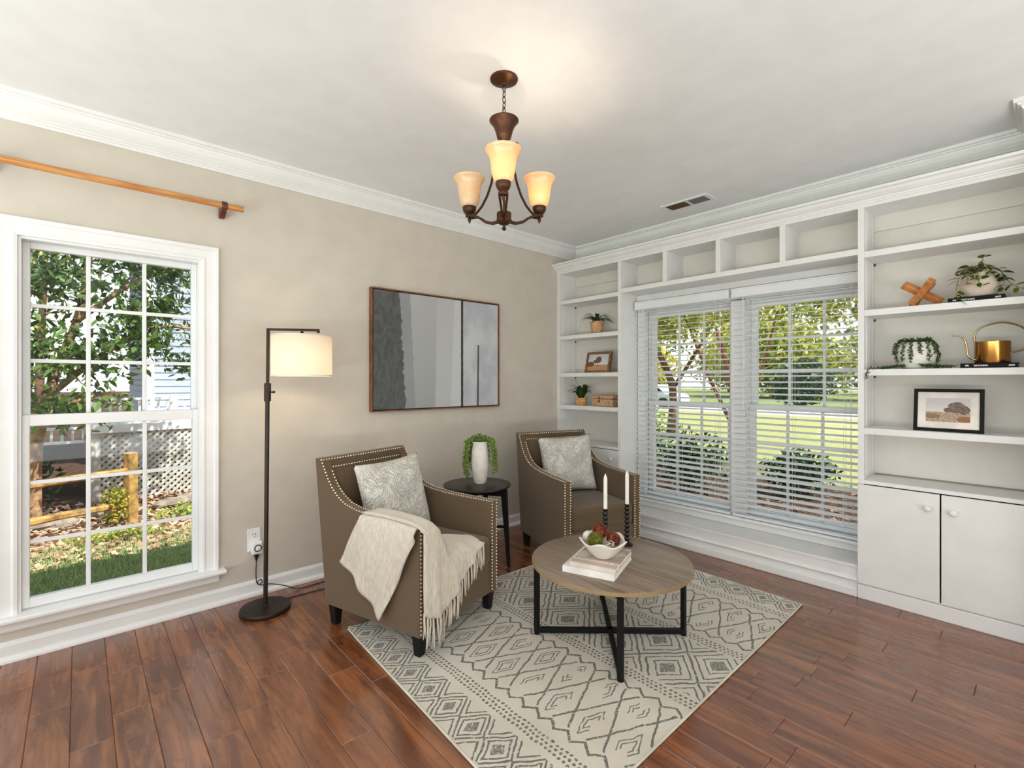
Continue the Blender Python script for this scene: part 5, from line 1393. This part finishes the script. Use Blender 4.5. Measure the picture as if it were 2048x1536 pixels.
for i, (sx_, sy_, r_) in enumerate(((-.25, 7.35, .16), (.15, 7.55, .13), (-.65, 7.15, .18), (.9, 7.55, .14), (1.15, 7.7, .17))):
    mb = MB(); mb.ball((0, 0, 0), 1, 10, 7); rk = random.Random(i)
    mb.v = [(sx_ + q[0] * r_ * 1.5 * (.85 + .3 * rk.random()), sy_ + q[1] * r_ * (.85 + .3 * rk.random()), GZ + .03 + q[2] * r_ * .55) for q in mb.v]
    tag(mb.build('field_stone', M_STONE, smooth=False), 'flat grey field stone lying on the mulch behind the fence', 'stone', 'field stones behind the fence')

# neighbour's porch with lattice skirt and railing, and the house behind
M_LATT = plain('grey_white_lattice', (188, 184, 176), .8, var=.1); M_PORCHW = plain('white_porch_paint', (232, 234, 238), .5)
po = thing('porch', (1.2, 8.5, GZ), 'white railed porch with diagonal lattice skirt next door', 'porch')
LX0, LX1, LZ0, LZ1, LY = .16, 3.2, GZ, .62, 8.40
mb = MB(); hgt = LZ1 - LZ0; stp = .085
for sg, yy in ((1, LY), (-1, LY + .012)):
    k = LX0 - hgt
    while k < LX1 + hgt:
        a = [k, LZ0]; c_ = [k + hgt, LZ1]
        if sg < 0: a, c_ = [k + hgt, LZ0], [k, LZ1]
        pts = sorted([a, c_]); (xa, za), (xb, zb4) = pts
        def clipx(xa, za, xb, zb, lim, lo):
            if lo and xa < lim: za = za + (zb - za) * (lim - xa) / (xb - xa); xa = lim
            if not lo and xb > lim: zb = za + (zb - za) * (lim - xa) / (xb - xa); xb = lim
            return xa, za, xb, zb
        if xb > LX0 and xa < LX1:
            xa, za, xb, zb4 = clipx(xa, za, xb, zb4, LX0, True); xa, za, xb, zb4 = clipx(xa, za, xb, zb4, LX1, False)
            if xb - xa > .01: mb.beam((xa, yy, za), (xb, yy, zb4), .008, .034, (0, 1, 0)) if False else mb.beam((xa, yy, za), (xb, yy, zb4), .034, .008, (0, 1, 0))
        k += stp
tag(mb.build('lattice', M_LATT, po), kind='stuff')
MB().box(LX0 - .08, LX1, LY + .03, LY + 1.8, LZ1 - .0, LZ1 + .04).build('deck_floor', M_PORCHW, po)
MB().box(LX0 - .08, LX1, LY - .03, LY + .03, LZ1 - .05, LZ1 + .06).build('rim_board', M_PORCHW, po)
MB().box(LX0 - .04, LX0 + .06, LY - .01, LY + .09, GZ, LZ1 - .05).build('corner_post', M_LATT, po)
MB().box(-2.2, LX0 - .08, LY + .45, LY + .52, .20, .40).build('stair_rim', plain('dark_brown_deck_board', (62, 42, 32), .8), po)
MB().box(-2.2, LX0 - .08, LY + .5, LY + 1.9, .36, .40).build('landing', plain('dark_brown_deck_board', (62, 42, 32), .8), po)
for xa, xb, z0, z1, yy in ((LX0, LX1, LZ1 + .06, 1.03, LY + .05), (-2.0, LX0 - .1, .41, .63, LY + .48)):
    MB().box(xa, xb, yy - .03, yy + .03, z1 - .03, z1).build('handrail', M_PORCHW, po); MB().box(xa, xb, yy - .02, yy + .02, z0, z0 + .035).build('bottom_rail', M_PORCHW, po)
    x = xa + .05
    while x < xb:
        MB().box(x - .014, x + .014, yy - .014, yy + .014, z0 + .035, z1 - .03).build('baluster', M_PORCHW, po); x += .105
for x in (LX0 + .0, 1.02, 2.2): MB().box(x - .045, x + .045, LY + .0, LY + .10, LZ1 + .06, 1.07).build('rail_post', M_PORCHW, po)
nh = thing('neighbor_house', (2.5, 11, GZ), 'blue-grey clapboard house next door behind the porch', 'house')
M_SIDING = plain('blue_grey_siding', (150, 157, 176), .7, var=.03)
zz = GZ
while zz < 4.4:
    MB().prism([(10.235, zz), (10.215, zz), (10.23, zz + .118), (10.25, zz + .118)], 'x', .92, 7.5).build('siding_board', M_SIDING, nh); zz += .117
zz = GZ
while zz < 4.4:
    MB().prism([(.935, zz), (.915, zz), (.93, zz + .118), (.95, zz + .118)], 'y', 10.30, 15).build('siding_board', M_SIDING, nh); zz += .117
MB().box(.95, 7.5, 10.25, 15, GZ, 4.4).build('wall', M_SIDING, nh)
MB().box(.86, .96, 10.205, 10.30, GZ, 4.4).build('corner_board', M_PORCHW, nh)
MB().prism([(.5, 4.4), (7.9, 4.4), (7.9, 4.5), (4.2, 7.4), (.5, 4.5)], 'y', 9.9, 15.2).build('roof', plain('pale_blue_roof', (168, 188, 204), .7), nh)

# front garden seen through the blinds
for i, (x_, y_, rx, rz) in enumerate(((6.0, 4.7, .62, .55), (6.3, 3.35, .60, .50), (7.6, 5.2, .85, .62), (7.5, 2.35, .5, .34))):
    shrub((x_, y_, GZ), 'low rounded green shrub on the mulch bed outside the blinds', rx, rz, 1500, .085, M_TREELEAF if i % 2 == 0 else M_DKLEAF, 20 + i, 'rounded shrubs outside the blinds')
shrub((31.0, 9.6, GZ), 'large dark evergreen bush across the lawn', 1.75, 1.45, 3200, .30, M_DKLEAF, 30)
tree((9.5, 4.1, GZ), 'multi-stemmed tree with reddish stems on the lawn', 'tree', [[(9.5, 4.1, GZ), (9.45, 4.1, .9), (9.2, 4.3, 2.2)], [(9.5, 4.1, .2), (9.8, 3.8, 1.2), (10.0, 3.5, 2.6)], [(9.5, 4.1, .3), (9.3, 4.5, 1.3), (9.1, 4.9, 2.5)]], .09, plain('reddish_bark', (134, 84, 66), .8, var=.2),
     [(9.2, 4.6, 2.9, 1.3, 1.3, .8), (10.1, 3.3, 3.1, 1.2, 1.2, .9), (9.6, 5.8, 2.6, 1.2, 1.2, .8), (9.6, 2.2, 2.8, 1.1, 1.1, .8)], 6500, .12, M_FARLEAF, seed=31)
tree((12.5, 7.2, GZ), 'spreading tree with forked trunk near the parked cars', 'tree', [[(12.5, 7.2, GZ), (12.6, 7.2, 1.1), (12.2, 7.6, 2.4), (11.8, 8, 3.5)], [(12.6, 7.2, 1.0), (13.0, 6.6, 2.2), (13.2, 6.0, 3.4)]], .13, M_BARK2, [(12.3, 7.6, 3.2, 2.0, 1.8, 1.1), (13, 5.8, 3.4, 1.6, 1.6, 1.0), (12.2, 9.6, 3.0, 1.6, 1.6, 1.2)], 6500, .15, M_YELLEAF, seed=32)
for i, (x_, y_, h_, r_) in enumerate(((46, 3.5, 8, 5.0), (48, 17, 8.5, 5.0), (44, 31, 8, 5.0), (30, 40, 7.5, 5.0), (46, -15, 8, 5.0), (64, 9, 9.5, 6.5), (64, 26, 9.5, 6.5), (63, -10, 9, 5.5), (56, 42, 9, 6.0))):
    tree((x_, y_, GZ), 'tall leafy street tree beyond the parked cars', 'tree', [[(x_, y_, GZ), (x_ + .2, y_, 2.5), (x_, y_ + .3, 5.5)]], .30, M_BARK2, [(x_, y_, h_ * .50, r_, r_, h_ * .55), (x_ + 1, y_ + 3, h_ * .40, r_ * .8, r_ * .8, h_ * .44), (x_, y_ - 3, h_ * .28, r_ * .8, r_ * .8, h_ * .32)], 6500, .6, M_FARLEAF if i % 2 else M_YELLEAF, seed=40 + i, group='street trees beyond the blinds')
def car(loc, rz, c, label, dark=False):
    t = local(thing('parked_car', loc, label, 'car', rotz=rz)); mp_ = plain('car_paint_%d' % c[0], c, .18, var=.01, coat=1.0); mg = plain('car_glass', (24, 30, 38), .06)
    prof = [(-2.2, .28), (-2.22, .62), (-2.05, .84), (-1.45, .92), (-.95, 1.36), (.35, 1.42), (1.05, .98), (1.95, .84), (2.22, .62), (2.22, .30)]
    MB().prism(prof, 'y', -.86, .86).build('body', mp_, t, bevel=.08, seg=3, world=False, smooth='auto')
    MB().prism([(-1.36, .94), (-.90, 1.30), (.30, 1.35), (.92, .98)], 'y', -.868, .868).build('side_glass', mg, t, world=False)
    ws = MB(); ws.add([(.42, -.74, 1.405), (.42, .74, 1.405), (1.10, .78, .99), (1.10, -.78, .99)], [(0, 1, 2, 3)]); ws.build('windscreen', mg, t, world=False)
    for wx in (-1.35, 1.40):
        for wy in (-.80, .80):
            wh = MB(); wh.M = Matrix.Translation((wx, wy, .32)) @ Matrix.Rotation(PI / 2, 4, 'X'); wh.lathe([(.001, -.11), (.20, -.11), (.22, -.09), (.32, -.10), (.32, .10), (.22, .09), (.20, .11), (.001, .11)], 24); wh.build('wheel', plain('tyre', (22, 22, 23), .7), t, smooth='auto', world=False)
car((25.6, 16.2, GZ), math.radians(95), (188, 198, 208), 'silver car parked on the street beyond the blinds')
car((27.6, 20.5, GZ), math.radians(92), (64, 74, 92), 'dark blue car parked behind the silver car')
car((29.8, 2.6, GZ), math.radians(90), (70, 92, 140), 'blue car parked at the end of the driveway')
